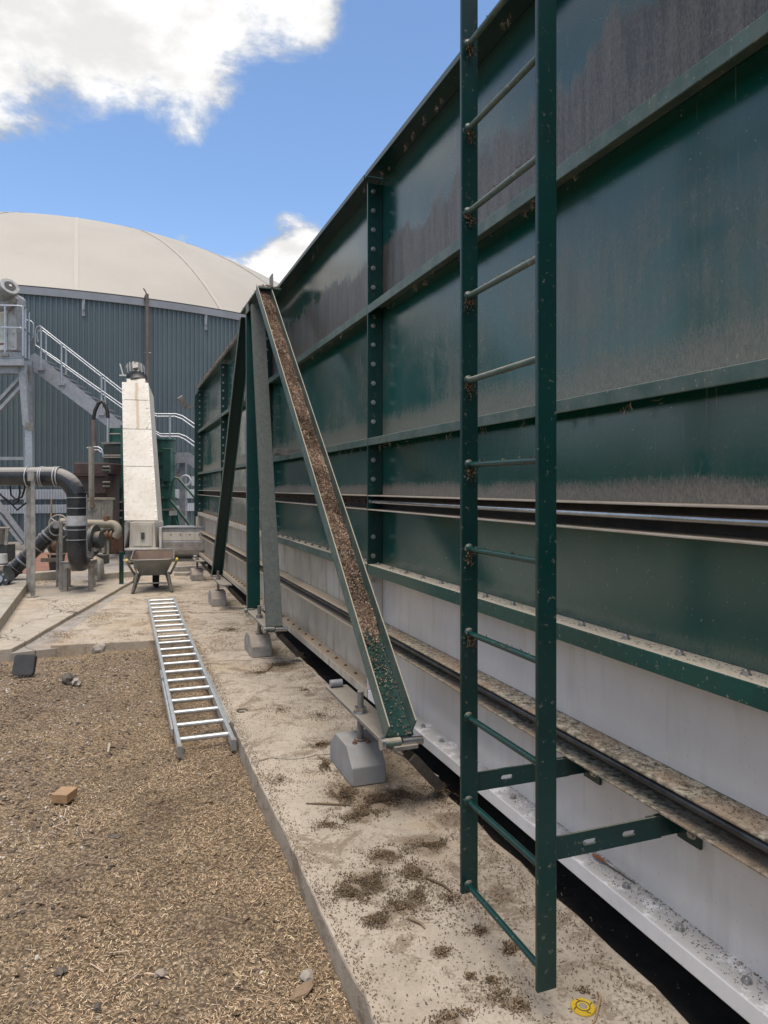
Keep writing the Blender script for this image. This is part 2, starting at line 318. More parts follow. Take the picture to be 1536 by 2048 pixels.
chips_mat('pebbles', [(0, (.06, .058, .056)), (.3, (.15, .13, .11)), (.6, (.27, .22, .17)), (.85, (.42, .36, .29)), (1, (.56, .53, .48))], .7)

# ------------------------------------------------------------------ mesh building
WO = {}
class MB:
    def __init__(s): s.v = []; s.f = []; s.sm = []
    def add(s, vs, fs, smooth=False):
        o = len(s.v); s.v += [Vector(p) for p in vs]; s.f += [tuple(i+o for i in f) for f in fs]; s.sm += [smooth]*len(fs); return s
    def box(s, x0, x1, y0, y1, z0, z1):
        return s.add([(x, y, z) for z in (z0, z1) for y in (y0, y1) for x in (x0, x1)], [(0, 2, 3, 1), (4, 5, 7, 6), (0, 1, 5, 4), (2, 6, 7, 3), (0, 4, 6, 2), (1, 3, 7, 5)])
    def obox(s, c, a, b, n):
        c = Vector(c)
        return s.add([c+a*i+b*j+n*k for k in (-1, 1) for j in (-1, 1) for i in (-1, 1)], [(0, 2, 3, 1), (4, 5, 7, 6), (0, 1, 5, 4), (2, 6, 7, 3), (0, 4, 6, 2), (1, 3, 7, 5)])
    def bar(s, p0, p1, wd, ht, side=None):
        p0, p1 = Vector(p0), Vector(p1); a = (p1-p0); l = a.length; a.normalize()
        if side is None: side = a.cross(UP) if abs(a.z) < .95 else Vector((1, 0, 0))
        side = (Vector(side)-a*a.dot(Vector(side))).normalized(); up = a.cross(side)
        return s.obox((p0+p1)/2, a*l/2, side*wd/2, up*ht/2)
    def prism(s, poly, ext):
        n = len(poly); ext = Vector(ext); vs = [Vector(p) for p in poly]+[Vector(p)+ext for p in poly]
        return s.add(vs, [tuple(range(n))[::-1], tuple(range(n, 2*n))]+[(i, (i+1) % n, n+(i+1) % n, n+i) for i in range(n)])
    def cyl(s, p0, p1, r, r1=None, n=16, caps=True):
        return s.tube([p0, p1], [r, r if r1 is None else r1], n, caps)
    def tube(s, path, r, n=12, caps=True):
        P = [Vector(p) for p in path]; m = len(P)
        rs = r if isinstance(r, (list, tuple)) else [r]*m
        d0 = (P[1]-P[0]).normalized(); ref = Vector((0, 0, 1)) if abs(d0.z) < .9 else Vector((1, 0, 0))
        sd = d0.cross(ref).normalized(); vs = []
        for i in range(m):
            t = (P[min(i+1, m-1)]-P[max(i-1, 0)]).normalized()
            sd = (sd-t*sd.dot(t)).normalized(); u = t.cross(sd)
            vs += [P[i]+(sd*math.cos(2*math.pi*k/n)+u*math.sin(2*math.pi*k/n))*rs[i] for k in range(n)]
        fs = [(i*n+k, i*n+(k+1) % n, (i+1)*n+(k+1) % n, (i+1)*n+k) for i in range(m-1) for k in range(n)]
        s.add(vs, fs, True)
        if caps:
            s.add(vs[:n], [tuple(range(n))[::-1]]); s.add(vs[-n:], [tuple(range(n))])
        return s
    def build(s, name, mat, parent=None, bevel=0., origin=None, smooth=False):
        lo = Vector([min(p[i] for p in s.v) for i in range(3)]); hi = Vector([max(p[i] for p in s.v) for i in range(3)])
        o = Vector(origin) if origin is not None else Vector(((lo.x+hi.x)/2, (lo.y+hi.y)/2, lo.z))
        me = bpy.data.meshes.new(name); me.from_pydata([p-o for p in s.v], [], s.f)
        me.polygons.foreach_set('use_smooth', [True]*len(s.f) if smooth else s.sm)
        bm = bmesh.new(); bm.from_mesh(me); bmesh.ops.remove_doubles(bm, verts=bm.verts, dist=1e-5) if smooth else None
        bmesh.ops.recalc_face_normals(bm, faces=bm.faces); bm.to_mesh(me); bm.free()
        me.materials.append(MATS[mat]); me.update()
        return link(name, me, o, parent, bevel)
def link(name, me, o, parent=None, bevel=0., rot=None):
    ob = bpy.data.objects.new(name, me); COL.objects.link(ob)
    if parent is not None: ob.parent = parent; ob.location = Vector(o)-WO[parent.name]
    else: ob.location = o
    if rot is not None: ob.rotation_euler = rot
    WO[ob.name] = Vector(o)
    if bevel:
        m = ob.modifiers.new('bevel', 'BEVEL'); m.width = bevel; m.segments = 2; m.limit_method = 'ANGLE'; m.angle_limit = R(40)
    return ob
def tag(o, label, cat, group=None):
    o['label'] = label; o['category'] = cat
    if group: o['group'] = group
    return o
def kind(o, k, label=None):
    o['kind'] = k
    if label: o['label'] = label
    return o
def root(name, loc, label, cat, group=None):
    e = bpy.data.objects.new(name, None); COL.objects.link(e); e.empty_display_size = .2; e.location = loc; WO[e.name] = Vector(loc)
    return tag(e, label, cat, group)
def arc(c, a, b, r, t0, t1, n=8):
    return [Vector(c)+Vector(a)*r*math.cos(t0+(t1-t0)*i/n)+Vector(b)*r*math.sin(t0+(t1-t0)*i/n) for i in range(n+1)]
# a bolt (washer, hex head, stud end) along +Z, shared by all
def bolt_mesh(name, s, mat):
    m = MB(); m.cyl((0, 0, 0), (0, 0, .003*s), .0165*s, n=14); m.cyl((0, 0, .003*s), (0, 0, .013*s), .0125*s, n=6); m.cyl((0, 0, .013*s), (0, 0, .0165*s), .0065*s, .0055*s, n=8)
    o = m.build(name, mat, origin=(0, 0, 0)); me = o.data; bpy.data.objects.remove(o); return me
BOLT = bolt_mesh('bolt', 1., 'bolt_steel'); BOLTS = bolt_mesh('bolt_small', .95, 'bolt_steel'); BOLTR = bolt_mesh('bolt_rusty', .9, 'rust_orange')
def scatter(name, pts, mat, lmin, lmax, rad, flat=.35, kindv='stuff', label=None, parent=None, pebble=False):
    """joined chips (spindles) or pebbles (squashed icosahedra) at pts (n,3)"""
    n = len(pts); pts = np.asarray(pts, float)
    if pebble:
        t = (1+5**.5)/2
        b = np.array([(-1, t, 0), (1, t, 0), (-1, -t, 0), (1, -t, 0), (0, -1, t), (0, 1, t), (0, -1, -t), (0, 1, -t), (t, 0, -1), (t, 0, 1), (-t, 0, -1), (-t, 0, 1)])/1.9
        F = np.array([(0, 11, 5), (0, 5, 1), (0, 1, 7), (0, 7, 10), (0, 10, 11), (1, 5, 9), (5, 11, 4), (11, 10, 2), (10, 7, 6), (7, 1, 8), (3, 9, 4), (3, 4, 2), (3, 2, 6), (3, 6, 8), (3, 8, 9), (4, 9, 5), (2, 4, 11), (6, 2, 10), (8, 6, 7), (9, 8, 1)])
        s = RNG.uniform(lmin, lmax, n)*.5
        sc = np.stack([s*RNG.uniform(.8, 1.4, n), s*RNG.uniform(.7, 1.1, n), s*RNG.uniform(.45, .8, n)], 1)
    else:
        b = np.array([(-1, 0, 0), (-.75, -.9, .2), (-.7, .8, .5), (-.7, .2, -.9), (.75, -.8, .3), (.7, .9, .4), (.7, 0, -.9), (1, 0, .1)])
        F = np.array([(0, 2, 1), (0, 3, 2), (0, 1, 3), (1, 2, 5), (1, 5, 4), (2, 3, 6), (2, 6, 5), (3, 1, 4), (3, 4, 6), (7, 4, 5), (7, 5, 6), (7, 6, 4)])
        sc = np.stack([RNG.uniform(lmin, lmax, n)*.5, RNG.uniform(.6, 1.3, n)*rad, RNG.uniform(.6, 1.2, n)*rad*.8], 1)
    nb = len(b)
    V = b[None]*sc[:, None, :]*(1+RNG.uniform(-.18, .18, (n, nb, 1)))
    if not pebble: V[:, :, 1] += (b[None, :, 0]**2)*sc[:, None, 0]*RNG.uniform(-.35, .35, (n, 1))
    a = RNG.uniform(0, 2*np.pi, n); p = RNG.normal(0, flat, n)
    cp, sp, ca, sa = np.cos(p), np.sin(p), np.cos(a), np.sin(a)
    x = V[:, :, 0]*cp[:, None]-V[:, :, 2]*sp[:, None]; z = V[:, :, 0]*sp[:, None]+V[:, :, 2]*cp[:, None]; y = V[:, :, 1]
    V = np.stack([x*ca[:, None]-y*sa[:, None], x*sa[:, None]+y*ca[:, None], z], 2)+pts[:, None, :]
    V = V.reshape(-1, 3); F = (F[None]+(np.arange(n)*nb)[:, None, None]).reshape(-1, 3)
    o = Vector((float(V[:, 0].mean()), float(V[:, 1].mean()), float(V[:, 2].min()))); V = V-np.array(o)
    me = bpy.data.meshes.new(name); me.vertices.add(len(V)); me.vertices.foreach_set('co', V.ravel())
    me.loops.add(F.size); me.loops.foreach_set('vertex_index', F.ravel().astype(np.int32))
    me.polygons.add(len(F)); me.polygons.foreach_set('loop_start', np.arange(0, F.size, 3, dtype=np.int32)); me.polygons.foreach_set('loop_total', np.full(len(F), 3, np.int32))
    me.polygons.foreach_set('use_smooth', np.full(len(F), pebble)); me.update(calc_edges=True); me.materials.append(MATS[mat])
    ob = link(name, me, o, parent); ob['kind'] = kindv
    if label: ob['label'] = label
    return ob
#PART2
# ================================================================== SETTING
def gz(x, y):
    return .012*math.sin(x*2.1+y*.9)+.010*math.sin(x*5.3-y*3.1)+.006*math.sin(x*11+y*7.7)-.012
gx = [-400, -150, -60, -25, -12, -6]+[-3.2+i*.13 for i in range(31)]+[1.2, 3, 8, 20, 60, 150, 400]
gy = [-400, -120, -40, -12, -4, -1]+[.2+i*.13 for i in range(60)]+[8.4, 10, 14, 20, 30, 60, 150, 400, 900]
m = MB(); vs = []; fs = []
for y in gy:
    for x in gx:
        near = 1. if (-3.3 < x < .75 and .1 < y < 8) else 0.
        vs.append((x, y, gz(x, y) if near else -.012))
nx = len(gx)
for j in range(len(gy)-1):
    for i in range(nx-1): fs.append((j*nx+i, j*nx+i+1, (j+1)*nx+i+1, (j+1)*nx+i))
m.add(vs, fs, True); kind(m.build('ground', 'gravel_ground', origin=(0, 0, 0)), 'structure')
def slab(name, poly, z0, z1, mat, bevel=.012):
    m = MB(); m.prism([(x, y, z0) for x, y in poly], (0, 0, z1-z0)); return kind(m.build(name, mat, bevel=bevel), 'structure')
edge = [(.70+.003*math.sin(i*.37)+random.uniform(-.0025, .0025)+(random.uniform(.006, .016) if random.random() < .06 else 0), -4+i*.08) for i in range(145)]
left = [(-.665+.935*t+random.uniform(-.02, .02), 7.82+4.7*t) for t in [i/12 for i in range(13)]]
front = [(.70-(1.365)*t, 7.66+.16*t+random.uniform(-.015, .015)) for t in [i/10 for i in range(1, 10)]]
inner = [(1.575+random.uniform(-.012, .012), -4+i*.2) for i in range(98)]  # slab stops here so the added pit under the tank goes dark
slab('concrete_slab', inner+[(1.575, 15.7), (7, 15.7), (7, 15.75), (.30, 15.75), (.30, 13.2)]+left[::-1]+front[::-1]+[(.70, 7.65)]+edge[::-1], -.12, .09, 'slab', .01)
lb = [(-.98+1.2*t+random.uniform(-.012, .012), 7.75+5.0*t) for t in [i/12 for i in range(13)]]
slab('concrete_apron', [(-13, 7.2), (-1.8, 7.55)]+lb+[(.22, 13.2), (-13, 13.2)], -.12, .10, 'slab_clean', .01)
slab('dirt_joint', [(-1.0, 7.72), (-.6, 7.8), (.30, 12.6), (.20, 12.7)], -.1, .055, 'slab_far', 0)
slab('yard_paving', [(-30, 13.25), (.27, 13.25), (.27, 15.78), (14, 15.78), (14, 26), (-30, 26)], -.1, .055, 'slab_far')
m = MB(); p = [gnd(20, 1150, .06), gnd(150, 1142, .06), gnd(150, 1106, .06), gnd(40, 1104, .06)]
m.prism([(q.x, q.y, .05) for q in p], (0, 0, .022)); kind(m.build('board_walkway', 'brown_board'), 'structure')

# unseen bank added left of the frame to darken reflections in the tank panels
m = MB(); pr_ = [(-22, -.2), (-16, 3.0), (-14.5, 3.2), (-13, 3.0), (-9.5, -.2)]
m.prism([(x, -30, z) for x, z in pr_], (0, 58, 0)); kind(m.build('reflection_blocker', 'blocker_green'), 'structure')
# near-black sheet in an added pit, standing in for deep shade below the tank
m = MB(); m.box(1.46, 5.2, -4, 15.7, -.05, .004); kind(m.build('under_tank_shade', 'shade_dark'), 'structure')
# ================================================================== STEEL TANK
WX, FX = 1.69, 1.58
COLS = [-2.94, .82, 4.58, 8.34, 12.10, 15.86]
ZRIM, Z1, Z2, Z3, Z3B, Z4, Z5, Z5B, Z6 = 3.80, 2.902, 1.998, 1.612, 1.517, 1.141, .745, .652, .286
tank = root('steel_tank', (2.9, 6.5, .09), 'long dark green ribbed steel tank with white lower panels along the right', 'tank')
m = MB(); m.box(1.716, 4.4, -2.92, 15.84, .22, 3.74); m.build('hull', 'green_paint', tank)
for y in (-2, .4, 2.4, 5.1, 8.0, 10.9, 13.6):
    m = MB(); m.box(1.95, 4.2, y-.07, y+.07, .006, .218); m.build('skid_beam', 'seam_dark', tank)
tiers = [(Z1, ZRIM-.02, 0), (Z2, Z1-.008, 1), (Z3, Z2-.008, 2), (Z4, Z3B-.008, 3)]
tmats = {0: ('green_top', 'green_far_top'), 1: ('green_upper', 'green_far'), 2: ('green_mid', 'green_far'), 3: ('green_low', 'green_far')}
for i in range(5):
    y0, y1 = COLS[i]+.009, COLS[i+1]-.009; far = i >= 3; mid = i >= 2
    for z0, z1, t in tiers:
        m = MB(); m.box(WX, WX+.012, y0, y1, z0, z1); m.build('wall_panel', tmats[t][1 if far else 0], tank)
    wl = 'cream_panel' if mid else 'white_panel'
    for z0, z1 in ((Z5, Z4-.008), (Z6, Z5B-.008)):
        m = MB(); m.box(WX, WX+.012, y0, y1, z0, z1); m.build('lower_panel', wl, tank)
    for z0, z1 in ((Z3B, Z3-.008), (Z5B, Z5-.008)):
        m = MB(); m.box(WX, WX+.012, y0, y1, z0, z1); m.build('seam_web', 'seam_dark', tank)
    # angle flanges: plate plus hanging lip
    for z, lip, mt in ((Z1, .056, 'green_weathered'), (Z2, .050, 'green_weathered'), (Z4, .066, 'cream_panel' if far else ('green_weathered' if mid else 'green_ledge'))):
        m = MB(); m.prism([(FX, y0, z), (WX-.001, y0, z), (WX-.001, y0, z-.008), (FX+.008, y0, z-.008), (FX+.008, y0, z-lip), (FX, y0, z-lip)], (0, y1-y0, 0))
        m.build('flange', mt, tank, bevel=.003)
    for z in (Z3, Z3B, Z5, Z5B):
        m = MB(); fx = FX-.004 if z in (Z5, Z5B) else FX
        m.box(fx, WX-.001, y0, y1, z-.008, z); m.build('ledge', ('ledge_dusty' if (mid or z > 1) else 'ledge_algae'), tank, bevel=.002)
    z, lip = Z6, .062
    m = MB(); m.prism([(FX, y0, z), (WX+.2, y0, z), (WX+.2, y0, z-.010), (FX+.010, y0, z-.010), (FX+.010, y0, z-lip), (FX, y0, z-lip)], (0, y1-y0, 0))
    m.build('bottom_flange', 'ledge_dusty' if far else ('cream_panel' if mid else 'white_flange'), tank, bevel=.007)
    m = MB(); m.prism([(FX-.02, y0, ZRIM), (WX+.1, y0, ZRIM), (WX+.1, y0, ZRIM-.014), (FX-.012, y0, ZRIM-.014), (FX-.012, y0, ZRIM-.036), (FX-.02, y0, ZRIM-.036)], (0, y1-y0, 0))
    m.build('rim', 'green_paint', tank, bevel=.003)
    # tie rods lying in the two seams
    if i < 2:
        m = MB(); m.cyl((1.605, y0, 1.567), (1.605, y1, 1.567), .0115, n=12); m.build('tie_rod', 'rod_steel', tank)
    if not far:
        m = MB(); m.cyl((1.622, y0+.02, .70), (1.622, y1-.02, .70), .016, n=12); m.build('slide_rail', 'rail_dark', tank)
        m = MB(); m.box(1.635, 1.66, y0+.02, y1-.02, .672, .728); m.build('rail_seal', 'black_rubber', tank)
for i, y in enumerate(COLS):
    for z0, z1, mt in ((Z4-.001, ZRIM-.06, 'green_clean' if i < 3 else 'green_paint'), (Z6, Z4-.068, 'white_panel' if i < 3 else 'cream_panel')):
        m = MB(); m.box(FX+.002, WX-.0005, y-.0085, y+.0085, z0, z1); m.build('column_flange' if z0 > 1 else 'lower_column_flange', mt, tank, bevel=.002)
    if i < 2: continue
    z = Z4+.055; k = 0
    while z < ZRIM-.07:
        if min(abs(z-q+.02) for q in (Z1, Z2, Z3, Z3B)) > .045: link('bolt', BOLT, (1.621, y-.0087, z), tank, rot=(R(90), R(random.uniform(0, 60)), 0))
        z += .131
    for z in (.35, .48, .60, .80, .93, 1.03):
        link('bolt', BOLT, (1.621, y-.0087, z), tank, rot=(R(90), 0, 0))
    if i == 2: link('bolt', BOLT, (1.605, y-.0087, 1.567), tank, rot=(R(90), 0, 0))
y = 1.0
while y < 15.7:
    if min(abs(y-c) for c in COLS) > .03:
        rz = random.uniform(0, 1)
        link('bolt', BOLTS if y < 5 else BOLTR, (1.632, y, Z4), tank, rot=(0, 0, rz)); link('bolt', BOLTS if y < 5 else BOLTR, (1.634, y, Z6), tank, rot=(0, 0, rz*2))
    y += .25
y = 4.75
while y < 12:
    if min(abs(y-c) for c in COLS) > .05: link('bolt', BOLTR, (WX, y, 1.562), tank, rot=(0, R(-90), 0))
    y += .17
m = MB(); m.prism([(1.52, 15.88, .35), (1.75, 15.88, .35), (1.75, 15.88, 3.80), (1.62, 15.88, 3.80), (1.52, 15.88, 3.66)], (0, .09, 0)); m.build('end_post', 'green_paint', tank, bevel=.004)
m = MB(); m.box(1.72, 1.78, 15.60, 15.66, .3, 1.1); m.box(1.52, 1.57, 15.6, 15.65, .3, 1.05); m.build('end_frame', 'cream_panel', tank)
# wiped glove print is left in the dust of the middle tier as bare paint
# floodlight on the far end
fl = root('floodlight', (1.45, 15.95, 3.35), 'small weathered floodlight on the far top corner of the green tank', 'floodlight')
m = MB(); m.bar((1.52, 15.95, 3.45), (1.30, 15.95, 3.40), .05, .05); m.bar((1.30, 15.95, 3.40), (1.30, 15.95, 3.5), .03, .03); m.build('arm', 'steel_dusty', fl)
m = MB(); m.bar((1.33, 15.85, 3.42), (1.20, 15.8, 3.62), .05, .14); m.build('lamp_head', 'steel_dusty', fl, bevel=.01)

# ================================================================== RAKING BRACES (fan from the tank top to the feet)
def brace(name, p0, p1, w_, h_, up, mats, label, barrel=True):
    p0, p1 = Vector(p0), Vector(p1); a = (p1-p0).normalized(); sd = Vector((1, 0, 0)); sd = (sd-a*a.dot(sd)).normalized()
    n = a.cross(sd); n = n if (n.z > 0) else -n
    n = n*up
    r = root(name, p0, label, 'brace', 'raking braces against the tank'); L_ = (p1-p0).length; c = (p0+p1)/2
    m = MB(); m.obox(c, a*L_/2, sd*w_/2, n*.004); m.build('web', mats[0], r, bevel=.002)
    for s in (-1, 1):
        m = MB(); m.obox(c+sd*s*(w_/2-.004)+n*(h_/2+.0045), a*(L_/2-.01*(s+1)), sd*.004, n*h_/2); m.build('flange', mats[1], r, bevel=.002)
    if barrel:
        m = MB(); m.cyl(p0-sd*(w_*.5+.01)-a*.03, p0-sd*.005-a*.03, .024, n=16); m.build('pin_barrel', mats[1], r)
        m = MB(); m.cyl(p0+sd*.005-a*.03, p0+sd*(w_*.5+.035)-a*.03, .020, n=16); m.build('pin', 'zinc', r); m = MB(); m.cyl(p0-sd*(w_*.5+.03)-a*.03, p0-sd*(w_*.5+.011)-a*.03, .030, n=16); m.build('pin_head', 'zinc', r)
    return p0, p1, a, sd, n
BX = 1.27
bA = brace('diagonal_brace', (BX, 3.20, .455), (BX+.13, 7.40, 3.70), .15, .085, 1, ('green_bare', 'green_weathered'), 'near green channel brace filled with wood crumbs, crossing the tank diagonally')
bB = brace('diagonal_brace', (BX, 6.16, .45), (BX+.13, 7.70, 3.65), .14, .05, -1, ('green_dusty', 'green_dusty'), 'grey dust-coated steep brace between the diagonal one and the clean green one')
bC = brace('diagonal_brace', (BX, 7.20, .45), (BX+.13, 8.05, 3.66), .13, .05, -1, ('green_clean', 'green_clean'), 'clean dark green upright brace beside the dust-coated grey brace')
bD = brace('diagonal_brace', (BX, 10.16, .44), (BX+.13, 8.45, 3.68), .15, .06, -1, ('green_clean', 'green_weathered'), 'farthest dark brace with pale edge, leaning towards the camera', False)
tp = root('brace_head', (1.50, 7.7, 3.64), 'debris-covered steel head plate where the braces meet the tank rim', 'plate')
m = MB(); m.box(1.33, 1.575, 7.28, 8.45, 3.715, 3.732); m.build('head_plate', 'green_weathered', tp, bevel=.003)
m = MB(); m.box(1.46, 1.474, 7.22, 7.36, 3.72, 3.86); m.build('lug', 'steel_dusty', tp, bevel=.003); m = MB(); m.box(1.33, 1.345, 7.9, 8.05, 3.62, 3.7145); m.build('lug', 'steel_dusty', tp, bevel=.003)
m = MB(); m.box(1.44, WX, 6.98, 7.05, 1.985, 2.05); m.cyl((1.46, 6.97, 2.02), (1.46, 7.06, 2.02), .02, n=10); m.build('brace_clip', 'steel_dusty', tp, bevel=.002)
# wood crumbs lying in the near brace
p0, p1, a, sd, n = bA; Lb = (p1-p0).length; pts = []
def dens(t):
    for lo, hi, dn in ((.05, .12, .14), (.12, .19, .8), (.19, .215, .45), (.215, .245, .7), (.245, .262, .4), (.262, .33, .9), (.33, .37, .75), (.37, .47, 1.), (.47, .485, .55), (.485, .56, 1.), (.565, .60, .6), (.60, 1.0, 1.)):
        if lo < t < hi: return dn
    return .04
for _ in range(34000):
    t = random.random()
    x = random.uniform(-.066, .066); d = dens(t+.014*math.sin(x*90+t*40))
    if random.random() > d: continue
    x = x; lump = .5+.5*math.sin(t*70+x*20)*math.sin(t*31)
    h = random.random()**.8*(.010+.026*d*(.4+.6*lump))*(1-.4*(abs(x)/.066)**2)
    pts.append(p0+a*(t*Lb)+sd*x+n*(.006+h))
wc_ = tag(scatter('wood_crumbs', pts, 'chips_tan', .007, .018, .0026, .7), 'layer of brown wood crumbs lying in the channel of the near brace', 'wood crumbs')
m = MB(); vs = []; nt_, nx_ = 260, 9
for i in range(nt_+1):
    t = .115+.88*i/nt_
    for k in range(nx_):
        x = -.069+.138*k/(nx_-1); dt_ = dens(t+.014*math.sin(x*90+t*40)); hh = dt_*(.012+.010*math.sin(t*61+k)*math.sin(t*23+k*.7)+.006*random.random())-.012*(1-dt_)-.004*(abs(x)/.069)**2
        vs.append(p0+a*(t*Lb)+sd*x+n*(.0045+max(hh, -.006)))
m.add(vs, [(i*nx_+k, i*nx_+k+1, (i+1)*nx_+k+1, (i+1)*nx_+k) for i in range(nt_) for k in range(nx_-1)], True); m.build('caked_dirt', 'caked_dirt', wc_)

# ================================================================== JACKING FEET
POS = ['nearest', 'second', 'third', 'farthest']
for i, y0 in enumerate((3.54, 6.56, 9.58, 12.34)):
    nm = POS[i]
    m = MB(); Lk, wk = .42, .19; x0 = 1.138
    prof = [(y0, .092), (y0+Lk, .092), (y0+Lk, .19), (y0+Lk-.11, .278), (y0+.10, .278), (y0, .19)]
    m.prism([(x0, y, z) for y, z in prof], (wk, 0, 0))
    blk = m.build('concrete_block', 'block_concrete' if i == 0 else 'block_dirty', bevel=.006)
    tag(blk, ['nearest, clean grey concrete foot block under the tank edge', 'second dusty concrete foot block, behind the steep braces', 'third concrete foot block along the tank, beside the farthest brace', 'farthest small concrete foot block, near the wheelbarrow'][i], 'concrete block', 'foot blocks along the tank')
    ft = root('jacking_foot', (1.28, y0+.2, .28), ['nearest', 'second', 'third', 'farthest'][i]+' steel outrigger plate with threaded jack rod over its concrete block', 'support foot', 'outrigger feet along the tank')
    zp = .408; ya, yb = y0-.40, y0+.72
    if i == 3: ya, yb = y0-.05, y0+.6
    m = MB(); m.prism([(1.20, yb, zp), (1.335, yb, zp), (1.345, ya, zp), (1.225, ya, zp), (1.195, ya+.10, zp)], (0, 0, .020)); m.build('plate', 'steel_dusty', ft, bevel=.003)
    m = MB(); m.box(1.30, 1.312, ya+.1, yb-.05, zp-.05, zp-.0005); m.build('stiffener', 'steel_dusty', ft)
    xr, yr = 1.238, y0+.16
    m = MB(); nth = 26
    m.tube([(xr, yr, .279+.0055*k) for k in range(49)], [.0165 if k % 2 else .0185 for k in range(49)], 14); m.build('threaded_rod', 'steel_dusty', ft)
    m = MB(); m.cyl((xr, yr, zp+.0225), (xr, yr, zp+.052), .034, n=6); m.cyl((xr, yr, zp+.0205), (xr, yr, zp+.025), .040, n=18); m.build('nut', 'zinc' if i == 0 else 'steel_dusty', ft, bevel=.002)
    m = MB(); m.cyl((xr, yr, .278), (xr, yr, .285), .036, n=18); m.build('base_washer', 'rust_brown', ft)
    for dy in (ya+.10, y0+.32):
        pass
    m = MB(); q = (1.20, yb-.05, zp+.04); m.cyl((1.215, yb-.04, zp+.045), (1.29, yb-.04, zp+.045), .023, n=16); m.build('pin_lug', 'galvanised_dull', ft)
    # channel strut running from the near end of the plate down under the tank
    s0, s1 = Vector((1.33, ya+.05, zp-.03)), Vector((1.53, ya+.15, .16))
    m = MB(); ax = (s1-s0).normalized(); sdv = ax.cross(Vector((0, 1, 0))).normalized(); m.bar(s0, s1, .085, .012, Vector((0, 1, 0)))
    for s in (-1, 1): m.bar(s0+Vector((0, s*.038, 0))-sdv*.02, s1+Vector((0, s*.038, 0))-sdv*.02, .010, .045, Vector((0, 1, 0)))
    m.build('strut', 'wood_old', ft, bevel=.002)
    if i == 0:
        for (bx, by) in ((1.19, y0+.115), (1.262, y0+.105)):
            link('bolt', BOLTR, (bx, by, .279), ft)
        m = MB(); m.cyl((1.36, y0+.1, .25), (1.52, y0-.25, .19), .005, n=6); m.build('wire', 'steel_dusty', ft)

# ================================================================== ACCESS LADDER
lad = root('access_ladder', (1.17, 2.03, .19), 'tall dark green fixed steel ladder standing in front of the tank', 'ladder')
YL, YR = 2.275, 1.785; X0, X1 = 1.137, 1.203
for y in (YL, YR):
    m = MB(); m.box(X0, X1, y-.007, y+.007, .19+(.025 if y == YL else 0), 4.75); m.build('stringer', 'green_clean', lad, bevel=.003)
z = .243; k = 0; rungm = None; wpts = []
while z < 4.6:
    xc = 1.166+random.uniform(-.002, .002)
    m = MB(); m.cyl((xc, YR+.007, z+random.uniform(-.002, .002)), (xc, YL-.007, z), .0105, n=14); m.build('rung', 'green_weathered' if k > 5 else 'green_bare', lad)
    m = MB(); m.tube([(xc, YL-.0072, z), (xc, YL-.011, z), (xc, YL-.015, z)], [.019, .0165, .0108], 14); m.build('weld', 'green_paint', lad)
    if k > 2:
        for _ in range(60): wpts.append((xc+random.gauss(0, .010), YL-.010-random.random()*.012, z-.012-abs(random.gauss(0, .020))))
        for _ in range(16): wpts.append((xc+random.gauss(0, .010), random.uniform(YR+.02, YL-.02), z+.010))
    z += .3; k += 1
tag(scatter('ladder_dirt', wpts, 'chips_dark', .006, .018, .0016, 1.0), 'clumps of brown plant dirt caught at the rung joints of the fixed ladder', 'dirt')
def slot_plate(name, mat, parent, x0, x1, z0, z1, y, slots, th=.008):
    bm = bmesh.new()
    def loop(pts):
        vs = [bm.verts.new(p) for p in pts]; return [bm.edges.new((vs[i], vs[(i+1) % len(vs)])) for i in range(len(vs))]
    o = Vector(((x0+x1)/2, y, z0)); es = loop([(x0-o.x, 0, 0), (x1-o.x, 0, 0), (x1-o.x, 0, z1-z0), (x0-o.x, 0, z1-z0)])
    for cx, cz, hl, r in slots:
        pts = [(cx+hl+r*math.sin(t), cz+r*math.cos(t)) for t in [math.pi*i/6 for i in range(7)]]+[(cx-hl-r*math.sin(t), cz-r*math.cos(t)) for t in [math.pi*i/6 for i in range(7)]]
        es += loop([(a-o.x, 0, b_-o.z) for a, b_ in pts])
    bmesh.ops.triangle_fill(bm, edges=es, use_beauty=True)
    me = bpy.data.meshes.new(name); bm.to_mesh(me); bm.free(); me.materials.append(MATS[mat])
    ob = link(name, me, o, parent); md = ob.modifiers.new('thickness', 'SOLIDIFY'); md.thickness = th; md.offset = 0; return ob
for y, zc in ((YL+.012, .60), (YR+.012, .592), (YL+.012, 3.72), (YR+.012, 3.72)):
    z0, z1 = zc-.034, zc+.034
    br = slot_plate('bracket', 'green_clean', lad, 1.145, 1.60, z0, z1, y, [(1.33, zc, .016, .0085), (1.475, zc, .016, .0085)])
    m = MB(); m.box(1.55, 1.682, y+.0045, y+.0125, z0-.003, z1+.003); m.box(1.676, 1.6865, y-.085, y+.0125, z0-.016, z1+.012); m.build('bracket_foot', 'green_clean', br, bevel=.002)
    link('bracket_bolt', BOLT, (1.676, y-.055, zc-.012), br, rot=(0, R(-90), 0))

